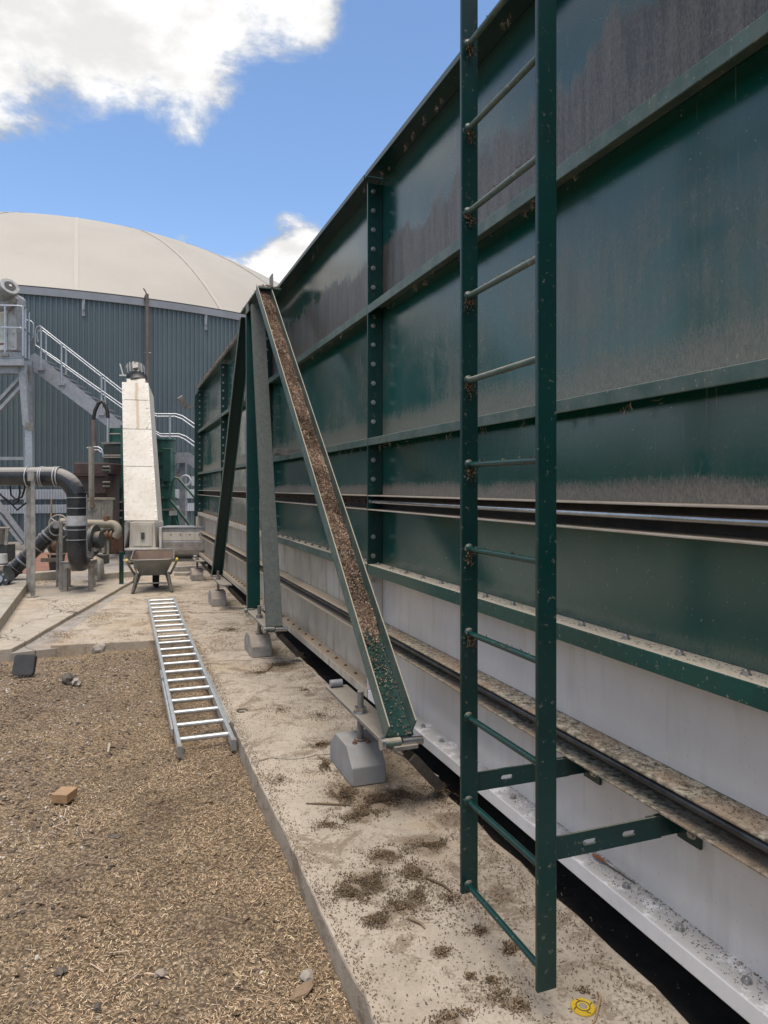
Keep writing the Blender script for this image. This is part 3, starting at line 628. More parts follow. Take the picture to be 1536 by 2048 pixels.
# ================================================================== ALUMINIUM LADDER ON THE GROUND
al = root('aluminium_ladder', (.5, 7.1, .02), 'long aluminium ladder lying flat on the gravel beside the concrete edge', 'ladder')
def lz(y): return .045+(y-4.55)*.0285
XA, XB, YA, YB = .345, .672, 4.52, 9.78
for x in (XA, XB):
    for (a_, b_, dx) in ((YA, YB, 0),):
        m = MB(); m.bar((x, a_, lz(a_)), (x-.01*(x > .5), b_, lz(b_)), .026, .066, Vector((1, 0, 0))); m.build('rail', 'aluminium', al, bevel=.004)
    m = MB(); m.bar((x+(-.022 if x < .5 else .022), YA+.35, lz(YA+.35)-.004), (x+(-.022 if x < .5 else .022), 6.15, lz(6.15)-.004), .014, .05, Vector((1, 0, 0))); m.build('guide', 'aluminium', al, bevel=.003)
    m = MB(); m.bar((x, YA-.012, lz(YA)), (x, YA+.035, lz(YA)), .032, .072, Vector((1, 0, 0))); m.build('end_cap', 'motor_grey', al, bevel=.004)
y = YA+.17
while y < YB-.05:
    m = MB(); m.cyl((XA, y, lz(y)+.008), (XB, y, lz(y)+.008), .0165, n=14); m.build('rung', 'aluminium', al); y += .262
m = MB(); m.box(XA-.034, XA-.014, 5.98, 6.24, lz(6.1)-.03, lz(6.1)+.045); m.build('catch', 'galvanised', al, bevel=.004)
#PART3
# ================================================================== DIGESTER
CD = wpt(-15.83, 36.63, 0); RD, ZE, SAG = 16.15, 7.66, 6.5
dig = root('digester', (CD.x, CD.y, .05), 'huge round digester with blue-grey ribbed cladding and a pale domed membrane roof', 'digester')
NS = 112; da = 2*math.pi/NS
def ribbed(z0, z1, rr, n=6, dep=.035, name='cladding_sheet', mat='cladding'):
    m = MB(); prof = []
    for k in range(n):
        for t, r_ in ((0, 0), (.42, 0), (.52, dep), (.88, dep), (.98, 0)): prof.append(((k+t)/n*da, rr+r_))
    prof.append((da, rr)); vs = []; 
    for a, r_ in prof: vs += [(r_*math.sin(a), -r_*math.cos(a), z0), (r_*math.sin(a), -r_*math.cos(a), z1)]
    m.add(vs, [(2*i, 2*i+2, 2*i+3, 2*i+1) for i in range(len(prof)-1)])
    o = m.build(name, mat, origin=(0, 0, 0)); me = o.data; bpy.data.objects.remove(o); return me
sheet = ribbed(.05, ZE-.12, RD)
for k in range(NS):
    if math.cos(k*da+TH) < -.25: continue
    link('cladding_sheet', sheet, (CD.x, CD.y, 0), dig, rot=(0, 0, k*da))
band1 = ribbed(1.32, 1.62, RD+.05, 12, .03, 'pale_strip', 'pale_ribs'); band2 = ribbed(.90, 1.16, RD+.05, 12, .03, 'pale_strip', 'pale_ribs')
for k in range(-11, 12):
    for bnd in (band1, band2): link('pale_strip', bnd, (CD.x, CD.y, 0), dig, rot=(0, 0, k*da))
def ring(name, mat, r0, r1, z0, z1, n=160):
    m = MB(); vs = []; 
    for k in range(n):
        a = 2*math.pi*k/n; c, s = math.cos(a), math.sin(a)
        for r_, z in ((r0, z0), (r1, z0), (r1, z1), (r0, z1)): vs.append((CD.x+r_*c, CD.y+r_*s, z))
    fs = [(4*k+j, 4*k+(j+1) % 4, 4*((k+1) % n)+(j+1) % 4, 4*((k+1) % n)+j) for k in range(n) for j in range(4)]
    m.add(vs, fs); return m.build(name, mat, dig)
ring('inner_wall', 'cladding', RD-.3, RD-.004, .05, ZE)
ring('eave_trim', 'trim_grey', RD-.05, RD+.10, ZE-.20, ZE+.02); ring('clamp_rail', 'dark_trim', RD-.12, RD+.03, ZE+.022, ZE+.075)
RS = (RD**2+SAG**2)/(2*SAG); zc = ZE+SAG-RS; amax = math.asin(RD/RS)
def dome_pt(a, t, dr=0): return (CD.x+(RS+dr)*math.sin(t)*math.sin(a), CD.y-(RS+dr)*math.sin(t)*math.cos(a), zc+.06+(RS+dr)*math.cos(t))
m = MB(); nr, na = 28, 120; vs = [dome_pt(0, 0)]
for i in range(1, nr+1):
    for k in range(na): vs.append(dome_pt(2*math.pi*k/na, amax*i/nr))
fs = [(0, 1+k, 1+(k+1) % na) for k in range(na)]+[(1+(i-1)*na+k, 1+i*na+k, 1+i*na+(k+1) % na, 1+(i-1)*na+(k+1) % na) for i in range(1, nr) for k in range(na)]
m.add(vs, fs, True); m.build('membrane_roof', 'membrane', dig)
for k in range(22):
    a = 2*math.pi*k/22+.05; hw = .07; vs = []
    for i in range(25):
        t = amax*(.06+.94*i/24)
        for s in (-1, 1): vs.append(dome_pt(a+s*hw/(RS*math.sin(t)), t, .015))
    m = MB(); m.add(vs, [(2*i, 2*i+1, 2*i+3, 2*i+2) for i in range(24)], True); m.build('membrane_seam', 'membrane_seam', dig)
def wall_at(px, off=.12):
    u = (px-768)/FPX; lat0, d0 = -15.83, 36.63; A = u*u+1; B = -2*(u*lat0+d0); Cc = lat0**2+d0**2-(RD+off)**2
    return (-B-math.sqrt(B*B-4*A*Cc))/(2*A)
for i, (x, ya, yb) in enumerate(((167, 598, 632), (412, 628, 660))):
    d = wall_at(x, .06); m = MB(); p, q = at(x, ya, d), at(x, yb, d)
    m.bar(p, q, .09, .03, RIGHT); m.bar(at(x, ya+10, d-.05), at(x, ya+22, d-.05), .07, .06, RIGHT)
    tag(m.build('wall_bracket', 'galvanised_dull'), ['small pale bracket fixed high on the digester cladding above the stairs', 'small pale bracket high on the digester cladding beside the tank end'][i], 'bracket', 'brackets on the digester wall')
d = wall_at(294, .18); pole = root('mast', at(296, 1080, d), 'thin brown pole with a small antenna against the digester wall', 'mast')
m = MB(); m.cyl(at(296, 1085, d), at(294, 588, d), .055, n=10); m.build('pole', 'downpipe', pole)
for yy in (705, 779): m = MB(); m.cyl(at(290, yy, d), at(302, yy+1, d), .02, n=6); m.build('clamp', 'galvanised_dull', pole)
m = MB(); m.tube([at(294, 590, d), at(291, 583, d), at(287, 577, d)], .02, 6); m.tube([at(294, 606, d), at(289, 600, d), at(290, 592, d), at(294, 588, d)], .018, 6); m.build('antenna', 'dark_trim', pole)

# ================================================================== STEEL STAIRS AND PLATFORM
st = root('steel_stairs', at(150, 1090, 18.6), 'galvanised steel stairs with double handrails descending in front of the digester', 'stairs')
DS = 19.0
def pz(x, y, dd=0.): return at(x, y, DS+dd*1.0)
def stringer(dd, nm='stringer'):
    m = MB(); p = [(58, 712), (70, 706), (247, 848), (258, 862), (252, 874), (240, 872), (62, 738)]
    m.prism([pz(x, y, dd) for x, y in p], FWD*.02); m.build(nm, 'galvanised_dull', st)
    m = MB(); p = [(258, 868), (332, 905), (345, 905), (378, 905), (402, 925), (402, 948), (374, 926), (336, 926), (258, 890)]
    m.prism([pz(x, y, dd) for x, y in [(250, 905), (378, 905), (430, 945), (430, 968), (374, 926), (250, 926)]], FWD*.02); m.build('landing_beam', 'galvanised_dull', st)
for dd in (0, .9): stringer(dd)
for k in range(12):
    t = (k+.5)/12; a_ = pz(66+t*182, 712+t*146, .03); m = MB(); m.obox(a_+FWD*.43, RIGHT*.12, FWD*.42, UP*.018); m.build('tread', 'galvanised', st)
m = MB(); p = pz(250, 912, .03); q = pz(378, 912, .03); m.obox((p+q)/2+FWD*.42, (q-p)/2, FWD*.42, UP*.02); m.build('landing', 'galvanised', st)
def rail(pts, dd, r=.021, nm='handrail'):
    m = MB(); m.tube([pz(x, y, dd) for x, y in pts], r, 8); m.build(nm, 'galvanised', st)
rail([(71, 712-20), (70, 664), (74, 654), (80, 652), (100, 668), (244, 780), (296, 819), (312, 828), (352, 828), (365, 832), (400, 856)], 0)
rail([(76, 684), (74, 670), (78, 661), (86, 662), (104, 676), (244, 786), (300, 826), (314, 833), (350, 833), (364, 838), (400, 864)], .9)
rail([(70, 690), (100, 709), (244, 810), (300, 856), (320, 868), (358, 868), (372, 873), (400, 893)], 0)
rail([(74, 694), (104, 716), (244, 816), (302, 862), (322, 873), (356, 873), (370, 879), (400, 901)], .9)
for x, y0, y1, dd in ((82, 652, 738, 0), (123, 686, 768, 0), (203, 748, 828, 0), (92, 668, 730, .9), (132, 697, 760, .9), (210, 758, 815, .9), (340, 828, 905, 0)):
    m = MB(); m.cyl(pz(x, y0, dd), pz(x, y1, dd), .026, n=8); m.build('post', 'galvanised', st)
    m = MB(); m.obox(pz(x, y1, dd-.03), RIGHT*.09, FWD*.02, UP*.035); m.build('post_foot', 'galvanised_dull', st)
for x, y0, y1, dd, wd in ((366, 926, 1095, .2, .16), (332, 926, 1095, .9, .14)):
    m = MB(); m.bar(pz(x, y0, dd), pz(x, y1, dd), wd, .14, RIGHT); m.build('leg', 'galvanised_dull', st)
m = MB(); m.bar(pz(362, 935, .2), pz(335, 990, .6), .09, .06); m.build('knee_brace', 'galvanised_dull', st)
m = MB(); m.bar(pz(330, 1006, .9), pz(370, 1006, .2), .16, .14); m.build('cross_beam', 'galvanised_dull', st)

plat = root('service_platform', at(20, 1090, 18.6), 'galvanised service platform on steel legs with railings at the upper left', 'platform')
PZ = 4.93
def pp(x, d, z): return wpt((x-768)/FPX*d, d, z)
c0 = pp(48, 18, PZ)
m = MB(); p = [pp(-90, 18, PZ-.16), pp(48, 18, PZ-.16), pp(62, 19.5, PZ-.16), pp(-90, 19.5, PZ-.16)]; m.prism(p, UP*.16); m.build('deck', 'galvanised_dull', plat)
m = MB(); p = [pp(-90, 18, PZ+.004), pp(48, 18, PZ+.004), pp(48, 18, PZ+.004), pp(-90, 18, PZ+.004)]; m.prism(p, UP*.17); m.build('toe_board', 'galvanised', plat)
m = MB(); m.bar(pp(-90, 18.2, PZ-.25), pp(44, 18.2, PZ-.25), .12, .18); m.build('edge_beam', 'galvanised_dull', plat)
for (x0, y0, d0, x1, y1, d1, wd, nm, mt) in ((44, 722, 18.2, 54, 850, 18.2, .17, 'leg', 'galvanised_dull'), (60, 722, 19, 63, 1090, 19, .14, 'leg', 'galvanised_dull'), (58, 852, 18.2, 62, 1092, 18.2, .20, 'leg', 'galvanised'), (51, 850, 18.2, 52, 1092, 18.2, .035, 'leg', 'galvanised')):
    m = MB(); m.bar(at(x0, y0, d0), at(x1, y1, d1), wd, .12, RIGHT); m.build(nm, mt, plat)
m = MB(); m.bar(at(50, 852, 18.1), at(68, 854, 18.1), .03, .2); m.build('splice', 'steel_dusty', plat)
for (x0, y0, x1, y1, wd) in ((42, 755, -60, 865, .13), (44, 772, -60, 886, .13), (50, 917, -90, 917, .16), (-60, 930, 52, 1080, .13), (-60, 955, 46, 1088, .11)):
    m = MB(); m.bar(at(x0, y0, 18.3), at(x1, y1, 18.3), wd, .08); m.build('bracing', 'galvanised_dull', plat)
def prail(pts, r=.021): m = MB(); m.tube([at(x, y, d) for x, y, d in pts], r, 8); m.build('railing', 'galvanised', plat)
prail([(-90, 609, 18), (40, 611, 18), (48, 613, 18.2), (57, 624, 19)]); prail([(-90, 653, 18), (40, 655, 18), (48, 657, 18.2), (60, 668, 19)])
prail([(14, 639, 19.4), (60, 641, 19.4), (66, 646, 19.4), (67, 652, 19.4), (66, 672, 19.4), (62, 680, 19.4), (14, 681, 19.4)])
for x, y0, y1, d in ((10, 610, 708, 18), (46, 611, 712, 18), (51, 617, 716, 18.4), (58, 624, 718, 19), (36, 640, 698, 19.4), (-40, 610, 708, 18)):
    m = MB(); m.cyl(at(x, y0, d), at(x, y1, d), .026, n=8); m.build('post', 'galvanised', plat)
m = MB(); m.obox(at(10, 710, 18), RIGHT*.09, FWD*.03, UP*.035); m.build('post_foot', 'steel_dusty', plat)

# conveyor head with motor standing on the platform
ch = root('conveyor_head', at(15, 705, 18.8), 'pale conveyor head casing with a large drive motor above the platform', 'conveyor')
m = MB(); m.prism([at(16, 700, 18.6), at(34, 700, 18.6), at(33, 592, 18.6), at(28, 585, 18.6), at(16, 592, 18.6)], FWD*.5); m.build('casing', 'casing_grey', ch, bevel=.01)
m = MB(); m.prism([at(34.3, 700, 18.6), at(42, 700, 19), at(41, 592, 19), at(33.3, 590, 18.6)], FWD*.02); m.build('side_sheet', 'galvanised', ch)
m = MB(); m.prism([at(-40, 700, 18.8), at(15, 700, 18.8), at(15, 602, 18.8), at(-40, 602, 18.8)], FWD*.5); m.build('chute', 'pale_paint', ch, bevel=.01)
m = MB(); m.prism([at(-20, 690, 18.8), at(9, 690, 18.8), at(9, 686, 18.8), at(-20, 686, 18.8)], FWD*.01); m.build('red_label', 'red_print', ch)
for k, yy in enumerate((601, 615, 628, 668, 694)): link('bolt', BOLTR, at(27, yy, 18.6), ch, rot=(R(90), 0, 0))
mc = at(20, 572, 18.2); ax = (RIGHT*-.62-FWD*-.5+UP*-.42).normalized(); mo = MB(); mo.tube([mc, mc+ax*.13, mc+ax*.15, mc+ax*.55], [.235, .25, .21, .20], 24); mo.build('motor', 'motor_grey', ch)
fc = MB(); fc.cyl(mc-ax*.012, mc-ax*.001, .14, n=24); fc.build('fan_grille', 'dark_trim', ch); fc = MB(); fc.cyl(mc-ax*.03, mc-ax*.013, .035, n=14); fc.build('fan_hub', 'pale_paint', ch)
m = MB(); m.tube([at(-20, 612, 18.5), at(10, 606, 18.5), at(27, 590, 18.5)], [.2, .2, .16], 14); m.build('gear_housing', 'motor_grey', ch)

# ================================================================== INCLINED WHITE ELEVATOR
ev = root('elevator', gnd(283, 1112, .06), 'tall white inclined elevator casing with dark motor on top', 'elevator')
F0 = [at(249, 1042, 15.2), at(316, 1042, 15.2), at(297, 766, 17.4), at(244, 764, 17.4)]
def lerp(a, b, t): return a+(b-a)*t
nrm = (F0[1]-F0[0]).cross(F0[3]-F0[0]).normalized()
if nrm.dot(FWD) < 0: nrm = -nrm
segs = (0, .36, .63, .855, 1.)
m = MB(); inn = .03
m.prism([lerp(F0[0], F0[1], .02), lerp(F0[0], F0[1], .98), lerp(F0[3], F0[2], .98), lerp(F0[3], F0[2], .02)], nrm*.5); m.build('casing', 'white_casing', ev)
for i in range(4):
    a0, a1 = segs[i]+.002, segs[i+1]-.002
    q = [lerp(F0[0], F0[3], a0), lerp(F0[1], F0[2], a0), lerp(F0[1], F0[2], a1), lerp(F0[0], F0[3], a1)]
    m = MB(); m.prism([p-nrm*.014 for p in q], nrm*.012); m.build('cover_sheet', 'casing_stained' if i >= 2 else 'white_casing', ev, bevel=.003)
vz = (F0[3]-F0[0]).normalized(); q_rot = (-nrm).to_track_quat('Z', 'Y').to_euler()
for k in range(24):
    for s in (.045, .955):
        t = (k+.5)/24; p = lerp(lerp(F0[0], F0[1], s), lerp(F0[3], F0[2], s), t)
        link('bolt', BOLTS, p-nrm*.014, ev, rot=q_rot)
tpc = lerp(F0[3], F0[2], .5)
m = MB(); m.obox(tpc+nrm*.25+vz*.09, RIGHT*.23, nrm*.2, vz*.09); m.build('head_box', 'white_casing', ev, bevel=.008)
ax = (vz*.9+RIGHT*-.05).normalized(); b0 = tpc+nrm*.2+vz*.17
m = MB(); m.tube([b0, b0+ax*.12, b0+ax*.16], [.20, .20, .25], 20); m.build('motor_flange', 'motor_dark', ev)
m = MB(); m.tube([b0+ax*.161, b0+ax*.22, b0+ax*.5, b0+ax*.58], [.21, .235, .23, .16], 20)
m.build('motor', 'motor_dark', ev)
for k in range(7):
    a_ = math.pi*(.1+.8*k/6); dv = (-nrm*math.sin(a_)+RIGHT*math.cos(a_)); m = MB(); m.bar(b0+ax*.2+dv*.235, b0+ax*.52+dv*.232, .012, .03, dv); m.build('cooling_fin', 'motor_grey', ev)
m = MB(); m.bar(b0+RIGHT*.05+ax*.25-nrm*.25, b0+RIGHT*.05+ax*.4-nrm*.25, .13, .08, RIGHT); m.build('terminal_box', 'motor_grey', ev, bevel=.006)
m = MB(); m.tube([at(240, 728, 17.4), at(246, 750, 17.4)], .018, 6); m.tube([at(239, 751, 17.4), at(252, 751, 17.4)], .018, 6); m.build('sensor_arm', 'pale_paint', ev)
m = MB(); m.prism([at(258, 1096, 15.0), at(311, 1096, 15.0), at(309, 1044, 15.0), at(260, 1044, 15.0)], FWD*.6); m.build('boot_box', 'white_casing', ev, bevel=.01)
m = MB(); m.prism([at(266, 1092, 14.975), at(304, 1092, 14.975), at(304, 1048, 14.975), at(266, 1048, 14.975)], FWD*.018); hd = m.build('hatch', 'white_casing', ev, bevel=.006)
m = MB(); m.prism([at(282, 1079, 14.94), at(288, 1079, 14.94), at(288, 1065, 14.94), at(282, 1065, 14.94)], FWD*.03); m.build('handle', 'motor_dark', hd)
m = MB(); m.obox(at(285, 1098, 14.9), RIGHT*.34, FWD*.1, UP*.02); m.build('sill', 'pale_paint', ev)
m = MB(); m.prism([at(250, 1122, 15.0), at(322, 1122, 15.0), at(318, 1099, 15.0), at(252, 1099, 15.0)], FWD*.6); m.build('plinth', 'steel_dusty', ev)
m = MB(); m.prism([at(248, 1100, 14.9), at(256, 1060, 14.9), at(254, 1044, 14.9), at(249, 1044, 14.9)], FWD*.6); m.build('side_flange', 'casing_grey', ev)

# horizontal trough conveyor from the elevator boot to the tank end
tr = root('trough_conveyor', at(355, 1115, 14.9), 'grey and white trough conveyor joining the white elevator to the tank end', 'conveyor')
def trx(x): return wpt((x-768)/FPX*15.1, 15.1, 0)
pa, pb = trx(318), trx(412)
def zy(y, d=15.1): return CAMZ+(HY-y)/FPX*d
prof = [(0, zy(1056)), (.0, zy(1080)), (-.015, zy(1084)), (0.02, zy(1100)), (.10, zy(1110)), (.22, zy(1117)), (.45, zy(1117)), (.6, zy(1100)), (.62, zy(1056))]
m = MB(); m.prism([pa+FWD*f+UP*z for f, z in prof], pb-pa); m.build('trough', 'casing_grey', tr, bevel=.008)
m = MB(); m.prism([pa-FWD*.016+UP*zy(1081), pa-FWD*.016+UP*zy(1064.5), pa-FWD*.003+UP*zy(1064.5), pa-FWD*.003+UP*zy(1081)], pb-pa); m.build('cover_strip', 'white_casing', tr, bevel=.004)
m = MB(); m.prism([pa-FWD*.03+UP*zy(1055.5), pa+FWD*.64+UP*zy(1055.5), pa+FWD*.64+UP*zy(1054), pa-FWD*.03+UP*zy(1054)], pb-pa); m.build('lid', 'galvanised_dull', tr)
for k in range(5):
    for yy, f in ((1069, -.017), (1091, .008)): link('bolt', BOLTR, lerp(pa, pb, (k+.3)/5)+FWD*f+UP*zy(yy), tr, rot=(R(90), 0, 0))
m = MB(); q = trx(323); m.obox(q+FWD*.28+UP*zy(1083), RIGHT*.025, FWD*.36, UP*.30); m.build('end_flange', 'pale_paint', tr, bevel=.006)
m = MB(); m.prism([pa+FWD*.1+UP*.06, pa+FWD*.5+UP*.06, pa+FWD*.5+UP*zy(1119), pa+FWD*.1+UP*zy(1119)], pb-pa); m.build('base_frame', 'steel_dusty', tr)

# ================================================================== GREEN PROCESS MACHINE BEHIND THE ELEVATOR
gm = root('green_vessel', at(330, 1085, 17.6), 'green bolted process vessel partly hidden right of the white elevator', 'vessel')
D = 18.3
m = MB(); m.tube([at(326, 1062, D), at(326, 882, D)], .30, 28); m.build('shell', 'machine_green', gm)
m = MB(); m.tube([at(324, 1030, D-.33), at(332, 1030, D-.33)], .005, 6)
for yy, nm in ((880, 'top_flange'), (905, 'flange'), (930, 'flange'), (955, 'flange'), (972, 'flange'), (996, 'flange')):
    m = MB(); m.tube([at(326, yy+1.5, D), at(326, yy-1.5, D)], .345, 28); m.build(nm, 'machine_green', gm)
    for k in range(6):
        a_ = R(-80+k*32); dv = RIGHT*math.sin(a_)-FWD*math.cos(a_); link('bolt', BOLT, at(326, yy-1.5, D)+dv*.325, gm)
m = MB(); m.box(0, .01, 0, .01, 0, .01) if False else m.obox(at(336, 930, D-.22), RIGHT*.10, FWD*.12, UP*.42); m.build('side_box', 'machine_green', gm, bevel=.01)
m = MB(); m.obox(at(335, 1019, D), RIGHT*.28, FWD*.3, UP*.02); m.build('shelf', 'steel_dusty', gm)
m = MB(); m.obox(at(346, 1026, D-.28), RIGHT*.09, FWD*.02, UP*.06); m.build('name_plate', 'pale_paint', gm)
for x in (316, 350): m = MB(); m.bar(at(x, 1018, D), at(x+ (10 if x > 330 else 0), 1085, D), .12, .1, RIGHT); m.build('leg', 'machine_green', gm)
m = MB(); m.bar(at(345, 1034, D-.1), at(362, 1080, D-.1), .12, .1, RIGHT); m.build('slanted_plate', 'machine_green', gm)
m = MB(); m.tube([at(341, 1000, D-.4), at(345, 962, D-.4), at(350, 955, D-.4), at(357, 957, D-.4), at(396, 1003, D-.4)], .03, 8); m.build('grab_rail', 'machine_green', gm)
m = MB(); m.tube([at(340, 1000, D-.4), at(384, 1056, D-.4)], .035, 8); m.build('stay', 'machine_green', gm)

gt = root('machine_tower', at(225, 1115, 16.6), 'dark green grimy machine tower left of the white elevator', 'machine')
D = 17.2
m = MB(); m.prism([at(205, 1110, D), at(246, 1110, D), at(245, 890, D), at(207, 890, D)], FWD*.7); m.build('body', 'machine_dark', gt, bevel=.01)
m = MB(); m.prism([at(243, 1112, D-.1), at(250, 1112, D-.1), at(246, 850, D-.1), at(241, 850, D-.1)], FWD*.15); m.build('corner_post', 'machine_green', gt)
m = MB(); m.prism([at(202, 888, D-.03), at(247, 888, D-.03), at(247, 884, D-.03), at(202, 884, D-.03)], FWD*.8); m.build('top_plate', 'steel_dusty', gt)
m = MB(); m.prism([at(212, 884, D+.1), at(240, 884, D+.1), at(240, 856, D+.1), at(220, 856, D+.1)], FWD*.4); m.build('upper_box', 'machine_green', gt)
for k, yy in enumerate((868, 911, 915)):
    m = MB(); m.tube([at(207 if k else 220, yy, D-.06), at(243, yy, D-.06)], .022, 6); m.build('pipe_rail', 'steel_dusty', gt)
for x, yy in ((214, 930), (220, 938), (214, 962), (222, 968), (216, 990), (236, 975), (230, 952)):
    m = MB(); m.cyl(at(x, yy, D-.2), at(x, yy, D+.01), .05, n=10); m.cyl(at(x-5, yy, D-.12), at(x+5, yy, D-.12), .03, n=8); m.build('fitting', 'machine_dark', gt)
for yy in (1004, 1021, 1036): m = MB(); m.obox(at(235, yy, D-.15), RIGHT*.11, FWD*.12, UP*.018); m.build('step', 'steel_dusty', gt)
m = MB(); m.tube([at(223, 1036, D-.2), at(224, 995, D-.2), at(228, 986, D-.2), at(234, 984, D-.2)], .02, 6); m.build('conduit', 'steel_dusty', gt)
m = MB(); m.prism([at(222, 1105, D-.4), at(238, 1105, D-.4), at(238, 1070, D-.4), at(222, 1070, D-.4)], FWD*.25); m.build('switch_box', 'rust_orange', gt)
m = MB(); m.tube([at(186, 850, D), at(187, 838, D), at(190, 822, D), at(197, 806, D), at(204, 803, D), at(211, 810, D), at(215, 824, D), at(216, 836, D)], .045, 10); m.build('hose', 'black_rubber', gt)
m = MB(); m.tube([at(187, 840, D), at(188, 880, D), at(190, 905, D)], .055, 8); m.build('hose_pipe', 'downpipe', gt)
m = MB(); m.cyl(at(216, 836, D), at(216, 885, D), .038, n=8); m.build('vent_pipe', 'galvanised', gt)

bh = root('rusty_hopper', at(180, 1060, 15.6), 'dark rusty brown hopper behind the vertical grey pipe', 'hopper')
D = 15.5
m = MB(); m.prism([at(148, 948, D), at(213, 948, D), at(213, 926, D), at(148, 926, D)], FWD*.9); m.build('rim_box', 'rust_brown', bh, bevel=.01)
m = MB(); m.prism([at(156, 1060, D+.05), at(212, 1060, D+.05), at(212, 949, D+.05), at(152, 949, D+.05)], FWD*.8); m.build('body', 'rust_brown', bh, bevel=.01)
for yy in (950, 985): m = MB(); m.obox(at(182, yy, D), RIGHT*.34, FWD*.05, UP*.018); m.build('rib', 'rust_brown', bh)
for yy in (935, 942, 966, 974): m = MB(); m.cyl(at(206, yy, D-.1), at(220, yy, D-.1), .035, n=8); m.build('hinge', 'machine_dark', bh)

gb = root('grey_box', at(190, 1060, 14.4), 'small streaked grey metal box with round pipe flange', 'box')
D = 14.3
m = MB(); m.prism([at(172, 1060, D), at(207, 1060, D), at(207, 1000, D), at(172, 1000, D)], FWD*.5); m.build('body', 'grey_box', gb, bevel=.008)
m = MB(); m.prism([at(170, 1000, D-.03), at(209, 1000, D-.03), at(209, 996, D-.03), at(170, 996, D-.03)], FWD*.56); m.build('lid', 'beige_pipe', gb)
m = MB(); m.cyl(at(184, 1012, D-.04), at(184, 1012, D), .11, n=20); m.build('flange', 'grey_box', gb)
gp = root('vent_pipe', at(184, 1010, 14.2), 'vertical grey-brown vent pipe with thin bent tubes at its top', 'pipe')
m = MB(); m.tube([at(182.5, 893, 14.0), at(183, 990, 14.0), at(184, 1004, 14.05), at(184.5, 1011, 14.25)], .053, 14); m.build('pipe', 'beige_pipe', gp)
m = MB(); m.tube([at(174, 896, 14.0), at(186, 894, 14.0), at(196, 894, 14.0), at(203, 898, 14.0), at(206, 908, 14.0), at(206, 914, 14.0)], .016, 6); m.build('bent_tube', 'galvanised', gp)
m = MB(); m.tube([at(186, 900, 14.0), at(197, 900, 14.0), at(203, 905, 14.0)], .014, 6); m.build('bent_tube', 'galvanised', gp)

# ================================================================== BLACK DIGESTATE PIPE
PD = 10.5; k_ = PD/FPX
bp = root('black_pipe', at(150, 1180, PD), 'thick black pipe running in from the left and bending down to the pump', 'pipe')
pr = 18*k_
hz = [at(x, 953, PD-.15) for x in (-260, -100, 20, 100)]
elb = arc(at(104, 1003, PD-.1), RIGHT, UP, 50*k_, math.pi/2, 0, 10)
m = MB(); m.tube(hz[:1]+[at(-100, 953, PD-.1), at(20, 953, PD-.1)]+elb+[at(154, 1020, PD-.1)], pr, 24); m.build('main_pipe', 'black_pipe', bp)
m = MB(); m.tube([at(154, 1020.5, PD-.1), at(154, 1105, PD-.1)]+[at(154, 1105, PD-.1)+FWD*(.16*(1-math.cos(t)))-UP*(.16*math.sin(t)) for t in [math.pi/2*i/6 for i in range(1, 7)]]+[at(154, 1105, PD+.5)-UP*.16], pr*.98, 24); m.build('drop_pipe', 'black_pipe', bp)
for (x0, x1, rr) in ((83, 120, 1.06),): m = MB(); m.cyl(at(x0, 953, PD-.1), at(x1, 953, PD-.1), pr*rr, n=24); m.build('coupling', 'black_pipe', bp)
for x in (58, 84, 88, 113, 119): m = MB(); m.cyl(at(x-1, 953, PD-.1), at(x+1, 953, PD-.1), pr*1.12, n=24); m.build('band', 'grey_wrap' if x != 58 else 'galvanised', bp)
m = MB(); m.cyl(at(154, 987, PD-.1), at(154, 1030, PD-.1), pr*1.05, n=24); m.build('coupling', 'black_pipe', bp)
m = MB(); m.cyl(at(154, 1050, PD-.1), at(154, 1078, PD-.1), pr*1.05, n=24); m.build('coupling', 'black_pipe', bp)
m = MB(); m.cyl(at(154, 1031, PD-.1), at(154, 1049.5, PD-.1), pr*.96+.012, n=24); m.build('sleeve', 'grey_wrap', bp)
for y in (986, 995, 1016, 1050.5, 1059, 1079): m = MB(); m.cyl(at(154, y-.9, PD-.1), at(154, y+.9, PD-.1), pr*1.10, n=24); m.build('band', 'black_pipe' if y == 986 else 'galvanised_dull', bp)
for x in (135, 173): m = MB(); m.cyl(at(x, 988, PD-.1), at(x, 1082, PD-.1), .012, n=8); m.build('tie_bar', 'galvanised_dull', bp)
ps = root('pipe_post', at(62, 1195, 10.3), 'pair of steel angle posts carrying the black pipe', 'post')
for x, yb, d in ((66, 1196, 10.15), (57, 1186, 10.55)):
    m = MB(); p, q = at(x, 948, d), gnd(x, yb, .10); q = Vector((p.x, p.y, .101)); m.bar(p, q, .065, .008, RIGHT); m.bar(p-RIGHT*.03+FWD*.034, q-RIGHT*.03+FWD*.034, .008, .06, RIGHT); m.build('post', 'stainless_dirty', ps, bevel=.002)
    m = MB(); m.obox(q+UP*.006, RIGHT*.06, FWD*.05, UP*.005); m.build('foot_plate', 'steel_dusty', ps)
m = MB(); m.bar(at(62, 962, 10.1), at(62, 944, 10.1), .09, .02, RIGHT); m.build('saddle', 'stainless_dirty', ps)
sd_ = root('pipe_stand', gnd(156, 1183, .1), 'low four-legged steel stand under the black pipe bend', 'stand')
for x, d in ((131, 10.75), (182, 10.75), (136, 11.25), (186, 11.25)):
    m = MB(); p = at(x, 1136, d); q = Vector((p.x, p.y, .102)); m.bar(p, q, .065, .06, RIGHT); m.build('leg', 'stainless_dirty', sd_, bevel=.003)
    m = MB(); m.obox(q+UP*.005, RIGHT*.06, FWD*.05, UP*.005); m.build('foot', 'steel_dusty', sd_)
for d in (10.75, 11.25): m = MB(); m.bar(at(127, 1133, d), at(186, 1133, d), .06, .05); m.build('beam', 'stainless_dirty', sd_)
